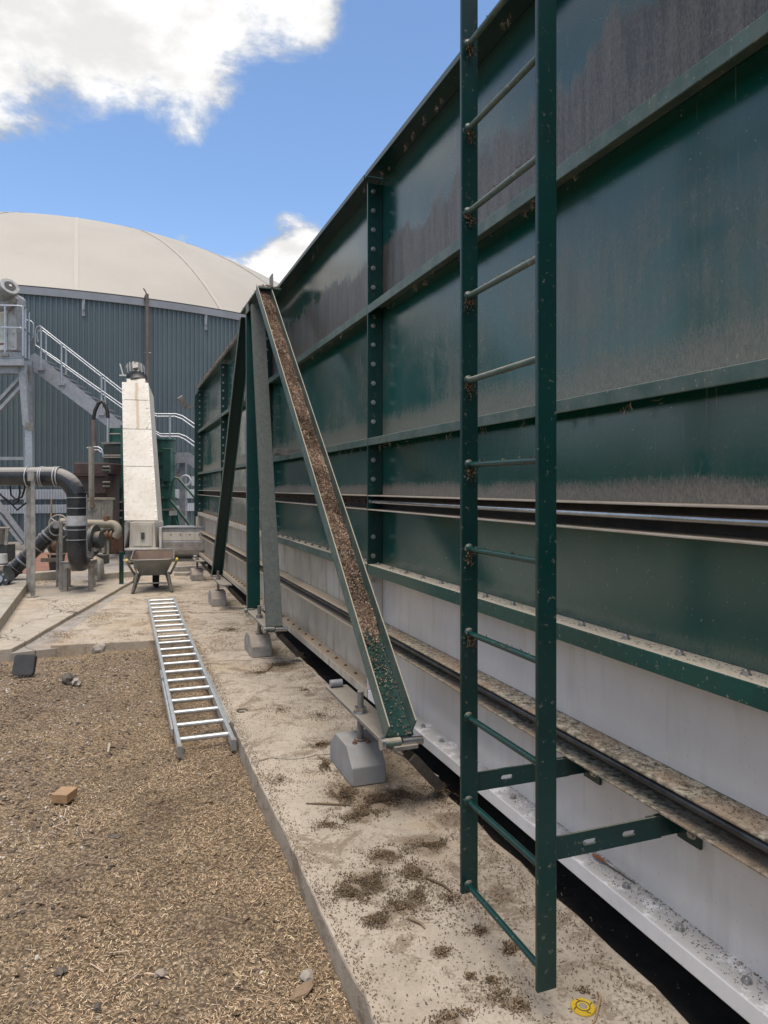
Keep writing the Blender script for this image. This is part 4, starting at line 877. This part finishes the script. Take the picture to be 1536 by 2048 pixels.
m = MB(); m.obox(at(158, 1125, 11.0), RIGHT*.19, FWD*.22, UP*.03); m.build('saddle_plate', 'steel_dusty', sd_)
sp = root('valve_post', at(121, 1165, 10.9), 'steel post pair holding up the sloping black pipe', 'post')
for x, y0, d in ((122, 1043, 10.9), (114.5, 1070, 11.2)):
    m = MB(); p = at(x, y0, d); q = Vector((p.x, p.y, .102)); m.bar(p, q, .055 if x > 120 else .03, .03, RIGHT); m.build('post', 'stainless_dirty', sp, bevel=.002)

dp = root('sloping_pipe', at(60, 1160, 11.0), 'black pipe sloping down left from the valve to the small pump', 'pipe')
A_, B_ = at(118, 1052, 11.15), at(14, 1152, 11.0); axd = (B_-A_).normalized()
m = MB(); m.tube([A_-axd*.02, lerp(A_, B_, .15), B_], [.12, .115, .11], 22); m.build('pipe', 'black_pipe', dp)
for t in (.2, .27, .42, .62, .70, .84): q = lerp(A_, B_, t); m = MB(); m.cyl(q-axd*.012, q+axd*.012, .128, n=22); m.build('band', 'galvanised_dull' if t in (.2, .42, .7) else 'black_pipe', dp)
m = MB(); m.tube(arc(at(112, 1058, 11.0), RIGHT, UP, .10, 0, 2*math.pi, 24), .012, 6, False); m.build('end_ring', 'stainless_dirty', dp)
m = MB(); m.cyl(at(112, 1050, 10.9), at(112, 1050, 11.0), .055, n=16); m.build('side_cap', 'stainless_dirty', dp)
vh = root('gate_valve', at(112, 1095, 11.6), 'rusty gate valve with round handwheel behind the sloping pipe', 'valve')
hw = at(116, 1046, 11.7)
m = MB(); m.tube(arc(hw, RIGHT, UP*.9+FWD*.2, .145, 0, 2*math.pi, 28), .014, 8, False); m.build('handwheel', 'stainless_dirty', vh)
for k in range(5): a_ = 2*math.pi*k/5; m = MB(); m.cyl(hw, hw+RIGHT*.14*math.cos(a_)+UP*.13*math.sin(a_), .010, n=6); m.build('spoke', 'stainless_dirty', vh)
m = MB(); m.cyl(hw-FWD*.03, hw+FWD*.35, .035, n=12); m.build('stem', 'stainless_dirty', vh)
m = MB(); m.tube([at(92, 1080, 11.8), at(104, 1090, 11.8), at(128, 1090, 11.8)], [.06, .11, .11], 16); m.build('body', 'rust_orange', vh)
m = MB(); m.cyl(at(116, 1048, 12.0), at(116, 1105, 12.0), .10, n=16); m.build('bonnet', 'motor_dark', vh)
for x in (104, 130): m = MB(); m.cyl(at(x-2, 1089, 11.8), at(x+2, 1089, 11.8), .145, n=18); m.build('flange', 'motor_dark', vh)

pu = root('pump', at(190, 1125, 11.8), 'dark pump with pale round motor cover right of the black pipe', 'pump')
D = 11.7
m = MB(); m.tube([at(160, 1085, D), at(176, 1083, D), at(180, 1083, D)], [.16, .2, .22], 22); m.build('volute', 'motor_dark', pu)
m = MB(); m.cyl(at(178, 1083, D-.02), at(187, 1080, D-.05), .19, n=22); m.build('cover', 'pale_paint', pu)
m = MB(); m.cyl(at(187, 1080, D), at(192, 1080, D), .25, n=22); m.build('flange', 'motor_dark', pu)
m = MB(); m.cyl(at(192, 1080, D), at(204, 1079, D), .14, n=18); m.build('bearing', 'motor_dark', pu)
for k in range(4):
    m = MB(); m.obox(at(172+k*4, 1100+k*2, D-.15), RIGHT*.02, FWD*.03, UP*.08); m.build('bracket', 'stainless_dirty', pu)
m = MB(); m.prism([at(160, 1130, D), at(205, 1130, D), at(203, 1112, D), at(162, 1112, D)], FWD*.3); m.build('base', 'motor_dark', pu, bevel=.006)
m = MB(); m.tube([at(188, 1118, D-.3), at(196, 1122, D-.3), at(198, 1150, D-.3)], [.06, .085, .085], 14); m.build('drain_cap', 'stainless_dirty', pu)
be = root('beige_pipe', at(205, 1110, 12.3), 'beige pipe elbow turning down into rusty flanged valves', 'pipe')
D = 12.6
el = arc(at(222, 1062, D), RIGHT, UP, 14*D/FPX, math.pi/2, -.2, 8)
m = MB(); m.tube([at(120, 1044, D), at(140, 1045, D), at(170, 1047, D)]+el+[at(230, 1074, D)], .072, 14); m.build('pipe', 'beige_pipe', be)
for x in (196, 205, 216, 224): m = MB(); m.cyl(at(x-2, 1070, D), at(x+2, 1070, D), .085, n=16); m.build('flange', 'rust_orange', be)
m = MB(); m.tube([at(192, 1070, D), at(228, 1070, D)], .05, 12); m.build('valve_body', 'rust_orange', be)
m = MB(); m.cyl(at(216, 1078, D), at(216, 1125, D), .025, n=8); m.build('support_pipe', 'beige_pipe', be)
m = MB(); m.cyl(at(213, 1032, D), at(213, 1042, D), .055, n=12); m.build('cap', 'rust_orange', be)
for x in (200, 208): m = MB(); m.obox(at(x, 1092, D), RIGHT*.025, FWD*.05, UP*.12); m.build('strap', 'grey_box', be)

lp = root('small_pump', at(5, 1185, 10.6), 'small dark pump with steel bolts at the left edge', 'pump')
D = 10.5
m = MB(); m.tube([at(-40, 1160, D), at(-6, 1158, D), at(10, 1150, D), at(18, 1146, D)], [.16, .17, .14, .13], 20); m.build('body', 'motor_dark', lp)
m = MB(); m.cyl(at(-3, 1160, D-.17), at(-3, 1160, D-.1), .13, n=22); m.build('face_plate', 'motor_dark', lp)
m = MB(); m.cyl(at(-4, 1158, D-.20), at(-4, 1158, D-.171), .06, n=16); m.build('hub', 'zinc', lp)
for k in range(7): a_ = 2*math.pi*k/7; link('bolt', BOLT, at(-3, 1160, D-.172)+RIGHT*.105*math.cos(a_)+UP*.105*math.sin(a_), lp, rot=(R(90), 0, 0))
m = MB(); m.tube([at(2, 1126, D), at(2, 1108, D)], [.09, .085], 18); m.build('motor', 'pale_paint', lp)
m = MB(); m.prism([at(-30, 1190, D-.05), at(16, 1190, D-.05), at(14, 1172, D-.05), at(-28, 1172, D-.05)], FWD*.3); m.build('base', 'motor_dark', lp)
hp = root('steel_hopper', at(0, 1125, 11.2), 'stainless steel funnel hopper at the left edge above the small pump', 'hopper')
m = MB(); m.tube([at(-5, 1088, 11.2), at(-5, 1060, 11.2), at(-5, 1056, 11.2)], [.10, .165, .165], 22); m.build('funnel', 'stainless_dirty', hp)
m = MB(); m.cyl(at(-5, 1058, 11.2), at(-5, 1055, 11.2), .185, n=22); m.build('rim', 'stainless_dirty', hp)
m = MB(); m.prism([at(-20, 1130, 11.2), at(15, 1130, 11.2), at(14, 1090, 11.2), at(-20, 1090, 11.2)], FWD*.25); m.build('frame', 'motor_dark', hp)
m = MB(); m.bar(at(15, 1055, 11.1), at(12, 1090, 11.1), .05, .02, RIGHT); m.build('side_arm', 'stainless_dirty', hp)
bk = root('bucket', gnd(112, 1142, .09), 'black plastic bucket behind the steel posts', 'bucket')
p = gnd(113, 1140, .078); m = MB(); m.tube([p, p+UP*.30], [.12, .155], 22, True); m.build('tub', 'black_rubber', bk)
m = MB(); m.tube([p+UP*.29, p+UP*.31], [.165, .165], 22); m.build('lip', 'black_rubber', bk)
br_ = root('broom', at(102, 1130, 13), 'thin wooden broom stick standing near the bucket', 'broom')
m = MB(); m.tube([at(103, 998, 13.2), at(100, 1116, 13.2)], .014, 8); m.build('stick', 'timber', br_); m = MB(); m.obox(at(100, 1120, 13.2), RIGHT*.16, FWD*.03, UP*.035); m.build('head', 'wood_old', br_)
gpz = root('green_post', gnd(243, 1170, .09), 'short dark green steel post with base plate beside the wheelbarrow', 'post')
q = gnd(243, 1169, .092); m = MB(); m.obox(q+UP*.27-RIGHT*.018, RIGHT*.013, FWD*.02, UP*.26); m.build('flat', 'green_clean', gpz); m = MB(); m.obox(q+UP*.27+RIGHT*.018, RIGHT*.011, FWD*.02, UP*.26); m.build('flat', 'green_clean', gpz)
m = MB(); m.obox(q+UP*.005, RIGHT*.075, FWD*.06, UP*.005); m.build('base_plate', 'galvanised_dull', gpz)
m = MB(); m.bar(q+UP*.40+RIGHT*.03, q+UP*.38+RIGHT*.12, .03, .03); m.build('side_peg', 'pale_paint', gpz)

# low concrete kerbs
def kerb(p, q, w_, z1, label, mt='kerb_concrete'):
    m = MB(); m.bar(Vector((p.x, p.y, (z1+.05)/2)), Vector((q.x, q.y, (z1+.05)/2)), w_, z1-.05, (q-p).normalized().cross(UP)); tag(m.build('kerb', mt, bevel=.008), label, 'kerb')
kerb(gnd(-60, 1275, .2), gnd(46, 1152, .2), .34, .235, 'pale flat concrete kerb running away at the left edge')
kerb(gnd(60, 1150, .2), gnd(114, 1146, .2), .20, .24, 'short concrete kerb behind the pipe posts')
kerb(gnd(196, 1147, .2), gnd(268, 1141, .2), .18, .20, 'low concrete kerb behind the green post')
kerb(gnd(350, 1137, .15), gnd(412, 1133, .15), .22, .19, 'low timber-coloured kerb below the trough conveyor', 'slab_far')
m = MB(); q = gnd(365, 1150, .09); m.obox(q+UP*.025, RIGHT*.13, FWD*.09, UP*.025); tag(m.build('paving_stone', 'kerb_concrete', bevel=.008), 'flat pale paving stone lying between wheelbarrow and farthest foot block', 'stone')

# ================================================================== WHEELBARROW
wbp = gnd(305, 1186, .09); wb = root('wheelbarrow', wbp, 'olive grey wheelbarrow with rusty tray and yellow grips on the concrete', 'wheelbarrow')
fw = (FWD+RIGHT*-.29).normalized(); rt = Vector((fw.y, -fw.x, 0))
def wp(r_, f_, u_): return wbp+rt*r_+fw*f_+UP*u_
def rrect(hw_, hf, cf, zf, zb, rad, n=5):
    out = []
    for sx, sy, a0 in ((1, 1, 0), (-1, 1, 90), (-1, -1, 180), (1, -1, 270)):
        for i in range(n+1):
            a_ = R(a0+90*i/n); x = sx*(hw_-rad)+rad*math.cos(a_); f = sy*(hf-rad)+rad*math.sin(a_)
            t = (f+hf)/(2*hf); out.append(wp(x, cf+f, zb+(zf-zb)*t))
    return out
outer = [rrect(.19, .22, .42, .27, .24, .07), rrect(.31, .42, .36, .585, .50, .09)]
inner = [rrect(.30, .41, .36, .583, .498, .085), rrect(.185, .215, .42, .285, .255, .07)]
nn = len(outer[0])
def loft(a_, b_, cap_a=False, cap_b=False):
    fs = [(i, (i+1) % nn, nn+(i+1) % nn, nn+i) for i in range(nn)]; return a_+b_, fs
m = MB(); v_, f_ = loft(*outer); m.add(v_, f_, True); m.add(outer[0], [tuple(range(nn))]); m.build('tray', 'barrow_paint', wb)
m = MB(); v_, f_ = loft(*inner); m.add(v_, f_, True); m.add(inner[1], [tuple(range(nn))]); m.build('tray_inside', 'barrow_rust', wb)
m = MB(); rim_ = [lerp(outer[1][i], inner[0][i], .4) for i in range(nn)]; m.tube(rim_+[rim_[0]], .012, 8, False); m.build('tray_rim', 'tube_olive', wb)
for s in (-1, 1):
    m = MB(); m.tube([wp(s*.345, -.20, .50), wp(s*.335, -.12, .45), wp(s*.26, .12, .27), wp(s*.16, .42, .23), wp(s*.06, .80, .20)], .017, 10); m.build('frame_tube', 'tube_olive', wb)
    m = MB(); m.cyl(wp(s*.350, -.235, .53), wp(s*.338, -.15, .472), .018, n=12); m.build('grip', 'yellow_grip', wb)
    m = MB(); m.tube([wp(s*.22, .06, .30), wp(s*.275, -.03, .035), wp(s*.28, -.02, .014), wp(s*.275, .03, .018), wp(s*.19, .26, .26)], .022, 10); m.build('leg', 'tube_olive', wb)
m = MB(); m.cyl(wp(-.27, .05, .14), wp(.27, .05, .14), .012, n=8); m.build('cross_bar', 'tube_olive', wb)
wc = wp(.03, .66, .205)
wh = MB(); wh.tube(arc(wc, fw, UP, .155, 0, 2*math.pi, 28), .050, 12, False); tyre = wh.build('wheel', 'tyre', wb)
m = MB(); m.cyl(wc-rt*.03, wc+rt*.03, .12, n=22); m.build('rim', 'tube_olive', tyre); m = MB(); m.cyl(wc-rt*.09, wc+rt*.09, .014, n=8); m.build('axle', 'zinc', tyre)
#PART4

# cables looping below the black pipe
cb = root('cable', at(20, 985, 10.6), 'black cables looping below the thick black pipe at the left', 'cable')
for pts in ([(-30, 975), (-8, 980), (12, 1000), (26, 1010), (36, 1004), (40, 985), (38, 968)], [(20, 966), (22, 990), (32, 999), (44, 994), (50, 975), (48, 966)], [(-30, 985), (0, 989), (20, 1004), (34, 1020), (60, 1000)]):
    m = MB(); m.tube([at(x, y, 10.6) for x, y in pts], .014, 6); m.build('loop', 'black_rubber', cb)

m = MB(); m.tube(arc(at(371, 961, 18.6), RIGHT, UP, .13, 0, 2*math.pi, 22), .028, 8, False); tag(m.build('hose_ring', 'pale_ribs'), 'pale round hose coil hung on the stair leg behind the tank end', 'hose')
m = MB(); m.obox(at(387, 962, 18.5), RIGHT*.05, FWD*.01, UP*.12); tag(m.build('notice_plate', 'pale_ribs'), 'small pale upright plate just left of the tank end post', 'plate')
# ================================================================== LOOSE THINGS ON THE GROUND
def lump(name, c, r, mat, label, cat, sq=.6, group=None, seed=0):
    rr = random.Random(seed); bm = bmesh.new(); bmesh.ops.create_icosphere(bm, subdivisions=2, radius=1)
    ph = [(rr.uniform(1, 3), rr.uniform(1, 3), rr.uniform(1, 3), rr.uniform(0, 6)) for _ in range(5)]
    for v in bm.verts:
        k = 1+sum(.09*math.sin(v.co.x*a*2+v.co.y*b_*2+v.co.z*c_*2+d) for a, b_, c_, d in ph)
        k *= rr.uniform(.80, 1.12)
        v.co = Vector((v.co.x*r[0]*k, v.co.y*r[1]*k, max(v.co.z, -.6)*r[2]*k))
    me = bpy.data.meshes.new(name); bm.to_mesh(me); bm.free(); me.materials.append(MATS[mat])
    o = link(name, me, Vector(c)+UP*r[2]*.45, rot=(0, 0, rr.uniform(0, 6))); tag(o, label, cat, group); return o
q = gnd(125, 1600, .0); m = MB(); u1 = (RIGHT*.97-FWD*.12).normalized(); v1 = Vector((-u1.y, u1.x, 0)); m.obox(q+UP*.018+v1*.02, u1*.044, v1*.052, UP*.024)
tag(m.build('timber_offcut', 'timber', bevel=.003), 'small square offcut of fresh orange timber lying on the gravel', 'wood block')
q = gnd(52, 1347, .0); u1 = (RIGHT+FWD*.02).normalized(); v1 = (FWD*.30+UP*.95).normalized(); nn_ = u1.cross(v1); pts = []
for sx, sy, a0 in ((1, 1, 0), (-1, 1, 90), (-1, -1, 180), (1, -1, 270)):
    for i in range(5): a_ = R(a0+90*i/4); pts.append(q+UP*.075+u1*(sx*.066+.027*math.cos(a_)*1)+v1*(sy*.064+.027*math.sin(a_)))
m = MB(); m.prism(pts, nn_*.05); tag(m.build('rubber_pad', 'slate_rubber', bevel=.006), 'dark square rubber pad with rounded corners propped up on the gravel', 'rubber pad')
lump('stone', gnd(137, 1364, 0), (.075, .055, .05), 'wood_old', 'dark grey stone leaning beside a pale one on the gravel', 'stone', seed=3)
lump('stone', gnd(153, 1367, 0), (.050, .04, .035), 'block_dirty', 'small pale grey stone in front of the dark one', 'stone', seed=4)
lump('stone', gnd(198, 1303, 0), (.075, .06, .06), 'block_dirty', 'pale rough stone against the front edge of the concrete slab', 'stone', seed=5)
lump('stone', gnd(140, 1303, 0), (.055, .04, .035), 'block_dirty', 'smaller pale stone left of another against the slab edge', 'stone', seed=6)
lump('stone', gnd(615, 1958, 0), (.028, .024, .020), 'block_dirty', 'small angular grey stone near the concrete edge at the bottom', 'stone', seed=8)
lump('bark_piece', gnd(605, 1985, 0), (.055, .025, .012), 'timber_old', 'flat piece of tan bark by the concrete edge at the bottom', 'bark', seed=9)
lump('bark_piece', gnd(195, 2014, 0), (.020, .011, .008), 'wood_old', 'dark curled bark piece near the bottom left', 'bark', seed=10)
lump('bark_piece', gnd(232, 1675, 0), (.032, .014, .010), 'wood_old', 'dark bark sliver in the middle of the gravel', 'bark', seed=11)
lump('dirt_clod', gnd(122, 1945, 0), (.020, .018, .012), 'wood_old', 'dark brown dirt clod at the lower left of the gravel', 'clod', seed=12)
lump('plastic_scrap', gnd(320, 1950, 0), (.014, .022, .012), 'block_dirty', 'small grey scrap lying among wood chips at the bottom', 'scrap', seed=13)
m = MB(); m.bar(gnd(219, 1490, 0)+UP*.012, gnd(216, 1508, 0)+UP*.012, .012, .004); tag(m.build('green_strip', 'green_weathered'), 'thin green strip lying on the gravel left of the ladder', 'strip')
# survey marker disc
q = gnd(1166, 2016, .091); dk = root('marker_disc', q, 'small yellow marker disc with a steel nail set on the concrete', 'marker disc')
m = MB(); m.tube([q, q+UP*.004, q+UP*.006], [.036, .036, .034], 28); m.build('disc', 'yellow_grip', dk)
m = MB(); m.tube([q+UP*.0061, q+UP*.009, q+UP*.0095], [.012, .010, .006], 20); m.build('nail_head', 'steel_dusty', dk)
m = MB(); m.tube(arc(q+UP*.0066, RIGHT, FWD, .0205, 0, 2*math.pi, 24), .0014, 6, False); m.build('printed_ring', 'dark_trim', dk)
for k in range(4):
    a_ = R(20+90*k); c = q+UP*.0064+(RIGHT*math.cos(a_)+FWD*math.sin(a_))*.0285; dv = (RIGHT*math.cos(a_+.6)+FWD*math.sin(a_+.6)); m = MB(); m.bar(c-dv*.006, c+dv*.006, .003, .0008); m.build('printed_mark', 'dark_trim', dk)
pts = [gnd(1195, 1985, .093), gnd(1201, 2000, .093)+UP*.01, gnd(1196, 2018, .093)+UP*.004, gnd(1190, 2042, .093), gnd(1180, 2052, .093)]
m = MB(); m.tube(pts, [.003, .004, .004, .003, .002], 6); tag(m.build('stem', 'timber', smooth=True), 'pale bent plant stem lying beside the yellow marker disc', 'stem')
# twigs on the concrete
for i, (x0, y0, x1, y1, lab) in enumerate(((815, 1837, 850, 1857, 'short reddish twig on the concrete left of the fixed ladder'), (612, 1607, 700, 1610, 'long thin twig lying in front of the nearest foot block'), (850, 1755, 905, 1785, 'bent tan stalk on the concrete beside the fixed ladder foot'), (530, 1345, 545, 1325, 'thin twig on the slab behind the nearest outrigger plate'))):
    p, q = gnd(x0, y0, .094), gnd(x1, y1, .094); mid = (p+q)/2+Vector((.015, -.012, .004))
    m = MB(); m.tube([p, lerp(p, mid, .5)+UP*.002, mid, lerp(mid, q, .6), q], [.003, .0045, .005, .004, .002], 6); tag(m.build('twig', 'chips_dark', smooth=True), lab, 'twig')
q = gnd(484, 1421, .094); m = MB(); m.tube(arc(q, RIGHT, FWD, .035, 0, 5.4, 18), .005, 6); tag(m.build('washer_ring', 'wood_old', smooth=True), 'small brown ring of peel lying on the concrete edge beside the aluminium ladder', 'ring')
# rusty leaf on the white flange
lf = root('dead_leaf', (1.645, 2.16, Z6), 'rust-brown dead leaf with a long stalk on the white flange', 'leaf')
m = MB(); y_ = 2.16; m.prism([(1.650, y_+.052, Z6+.006), (1.662, y_+.03, Z6+.012), (1.664, y_, Z6+.010), (1.655, y_-.02, Z6+.006), (1.643, y_-.005, Z6+.014), (1.640, y_+.03, Z6+.012)], (0, 0, .003)); m.build('blade', 'leaf_rust', lf)
m = MB(); m.tube([(1.655, y_-.018, Z6+.008), (1.664, y_-.07, Z6+.006), (1.672, y_-.16, Z6+.005)], [.003, .0025, .002], 6); m.build('stalk', 'wood_old', lf)

# ================================================================== WOOD CHIPS, PEBBLES AND CRUMBS
def xy_gravel(n, y0, y1, pw=1.0):
    y = y0+(y1-y0)*RNG.random(n)**pw; x0 = -.75-.16*y; x = x0+(.69-x0)*RNG.random(n); return x, y
def cluster(x, y): return np.sin(x*3.1+y*1.7)+np.sin(x*7.3-y*4.1+1)+.7*np.sin(x*13+y*11)+.5*np.sin(y*23-x*19)
x, y = xy_gravel(170000, 1.2, 7.62, 1.4)
stony = np.clip((.15-x)*.9+(y-3.2)*.16, 0, .75)            # the far left is more pebbly than chippy
keep = (RNG.random(len(x)) > stony*.75) & (RNG.random(len(x)) > .55*np.clip(-cluster(x, y)*.6-.2, 0, 1)); x, y = x[keep], y[keep]
z = np.array([gz(a, b_) for a, b_ in zip(x, y)])+RNG.random(len(x))**2*.014+.002
kind(scatter('wood_chips', np.stack([x, y, z], 1), 'chips', .006, .021, .0014, .38), 'stuff', 'short straw-coloured wood chips covering the gravel')
x, y = xy_gravel(15000, 1.4, 7.6, 1.1); stony = np.clip(.02+(.05-x)*.6+(y-3.6)*.10, .02, 1.); keep = RNG.random(len(x)) < stony; x, y = x[keep], y[keep]
z = np.array([gz(a, b_) for a, b_ in zip(x, y)])+.003
kind(scatter('pebbles', np.stack([x, y, z], 1), 'pebbles', .009, .024, .01, .3, pebble=True), 'stuff', 'small rounded grey and tan pebbles between the wood chips')
x, y = xy_gravel(500, 1.5, 7.4); z = np.array([gz(a, b_) for a, b_ in zip(x, y)])+.010
kind(scatter('straw', np.stack([x, y, z], 1), 'chips_tan', .05, .13, .0022, .12), 'stuff', 'longer pale straw stalks strewn over the gravel')
x, y = xy_gravel(420, 1.5, 7.5); z = np.array([gz(a, b_) for a, b_ in zip(x, y)])+.006
kind(scatter('bark_bits', np.stack([x, y, z], 1), 'chips_dark', .02, .055, .007, .3), 'stuff', 'dark bark fragments strewn over the gravel')
# drifts of dark crumbs on the slab
pts = []
def drift(px, py, rx, ry, n, h=.008, z0=.092):
    c = gnd(px, py, .09)
    for _ in range(int(n*2.6)):
        a_ = random.uniform(0, 6.283); r_ = abs(random.gauss(0, .55)); dx, dy = math.cos(a_)*r_*rx, math.sin(a_)*r_*ry
        w_ = math.sin(dx*40+px)*math.sin(dy*33+py)
        if w_ < -.15 and r_ > .3: continue
        pts.append((c.x+dx, c.y+dy, z0+random.random()**2*h*max(.1, 1-r_*.7)))
for a_ in ((740, 1765, .16, .16, 900), (700, 1785, .10, .12, 500), (770, 1710, .14, .10, 500), (830, 1745, .10, .14, 520), (835, 1790, .06, .07, 260), (760, 1840, .10, .06, 420), (800, 1815, .07, .07, 360), (865, 1690, .12, .07, 380),
           (965, 1862, .05, .04, 220), (880, 1905, .05, .03, 170), (1018, 1898, .032, .03, 520, .016), (1035, 2005, .035, .04, 420), (940, 1953, .02, .02, 90), (985, 1960, .03, .03, 120), (900, 2035, .09, .03, 260), (1165, 1985, .03, .03, 90),
           (760, 1600, .22, .10, 1900, .03), (690, 1590, .10, .14, 1100, .03), (800, 1590, .10, .08, 600, .025), (650, 1530, .05, .12, 500, .02), (640, 1490, .10, .06, 420, .016), (720, 1630, .16, .09, 800, .014), (660, 1650, .12, .08, 300),
           (560, 1330, .25, .15, 700, .02), (520, 1345, .2, .15, 380), (610, 1380, .1, .1, 120), (460, 1260, .4, .4, 700), (500, 1230, .2, .5, 400), (700, 1540, .3, .3, 500), (640, 1430, .3, .4, 300), (560, 1420, .3, .4, 300), (900, 1800, .5, .5, 700), (1000, 1990, .3, .3, 350), (560, 1560, .2, .3, 250),
           (880, 1590, .12, .2, 420, .02), (600, 1310, .1, .2, 300, .02)):
    drift(*a_)
for _ in range(1800):
    y_ = 1.7+7*random.random(); pts.append((.72+random.random()**1.6*.95, y_, .092))
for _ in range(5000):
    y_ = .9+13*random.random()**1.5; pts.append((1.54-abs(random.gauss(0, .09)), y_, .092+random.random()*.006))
for _ in range(2600):
    y_ = 1.5+6.1*random.random(); pts.append((.705+abs(random.gauss(0, .035)), y_, .093))
tag(scatter('dark_crumbs', pts, 'chips_dark', .003, .012, .0016, .5), 'drifts of dark brown crumbs scattered over the concrete slab', 'crumbs')
pts = []
for px, py, rx, ry, nn2 in ((420, 1200, .6, .9, 900), (330, 1240, .5, .8, 500), (225, 1158, .5, .25, 700), (150, 1215, .35, .7, 500), (200, 1235, .2, .5, 500), (90, 1165, .4, .3, 400), (385, 1130, .4, .2, 700), (120, 1270, .2, .3, 500), (430, 1290, .3, .4, 500), (260, 1270, .5, .3, 300)):
    c = gnd(px, py, .10)
    for _ in range(nn2): pts.append((c.x+random.gauss(0, rx*.5), c.y+random.gauss(0, ry*.5), .104))
tag(scatter('sandy_crumbs', pts, 'chips', .008, .024, .0025, .3), 'sandy orange wood crumbs spread over the far concrete', 'crumbs')
# debris lying on rims and ledges
pts = []
for _ in range(9000):
    y_ = random.uniform(7.9, 15.85); pts.append((1.556+random.random()**1.6*.09, y_, ZRIM-.004+random.random()*(.014+.045*(.5+.5*math.sin(y_*9)*math.sin(y_*23)))))
for _ in range(900):
    pts.append((random.uniform(1.34, 1.56), 7.29+random.random()**1.5*1.1, 3.735+random.random()*.02))
tag(scatter('rim_debris', pts, 'chips_tan', .012, .034, .004, .6), 'tan wood debris heaped along the far half of the tank rim', 'debris')
pts = []
for _ in range(5200):
    y_ = .9+random.random()**1.5*4.5; pts.append((random.uniform(1.60, 1.685), y_, random.choice((Z4, Z5, Z5B, Z5, Z2, Z1))+.002))
for _ in range(1300):
    y_ = .9+random.random()**1.4*2.2; pts.append((1.684-random.random()**2*.085, y_, Z6+.002))
tag(scatter('ledge_crumbs', pts, 'chips_dark', .003, .010, .0011, .3), 'fine dark crumbs lying on the tank ledges', 'crumbs')
pts = []
for zl in (Z1-.056, Z2-.050, ZRIM-.055):
    for _ in range(26):
        y_ = random.uniform(.9, 6.5); c = (1.585+random.random()*.05, y_)
        for _ in range(random.randint(3, 16)): pts.append((c[0]+random.gauss(0, .004), c[1]+random.gauss(0, .008), zl-random.random()*.035))
tag(scatter('hanging_straw', pts, 'chips_tan', .012, .032, .0009, 1.1), 'wisps of straw and web hanging under the tank flanges', 'straw')
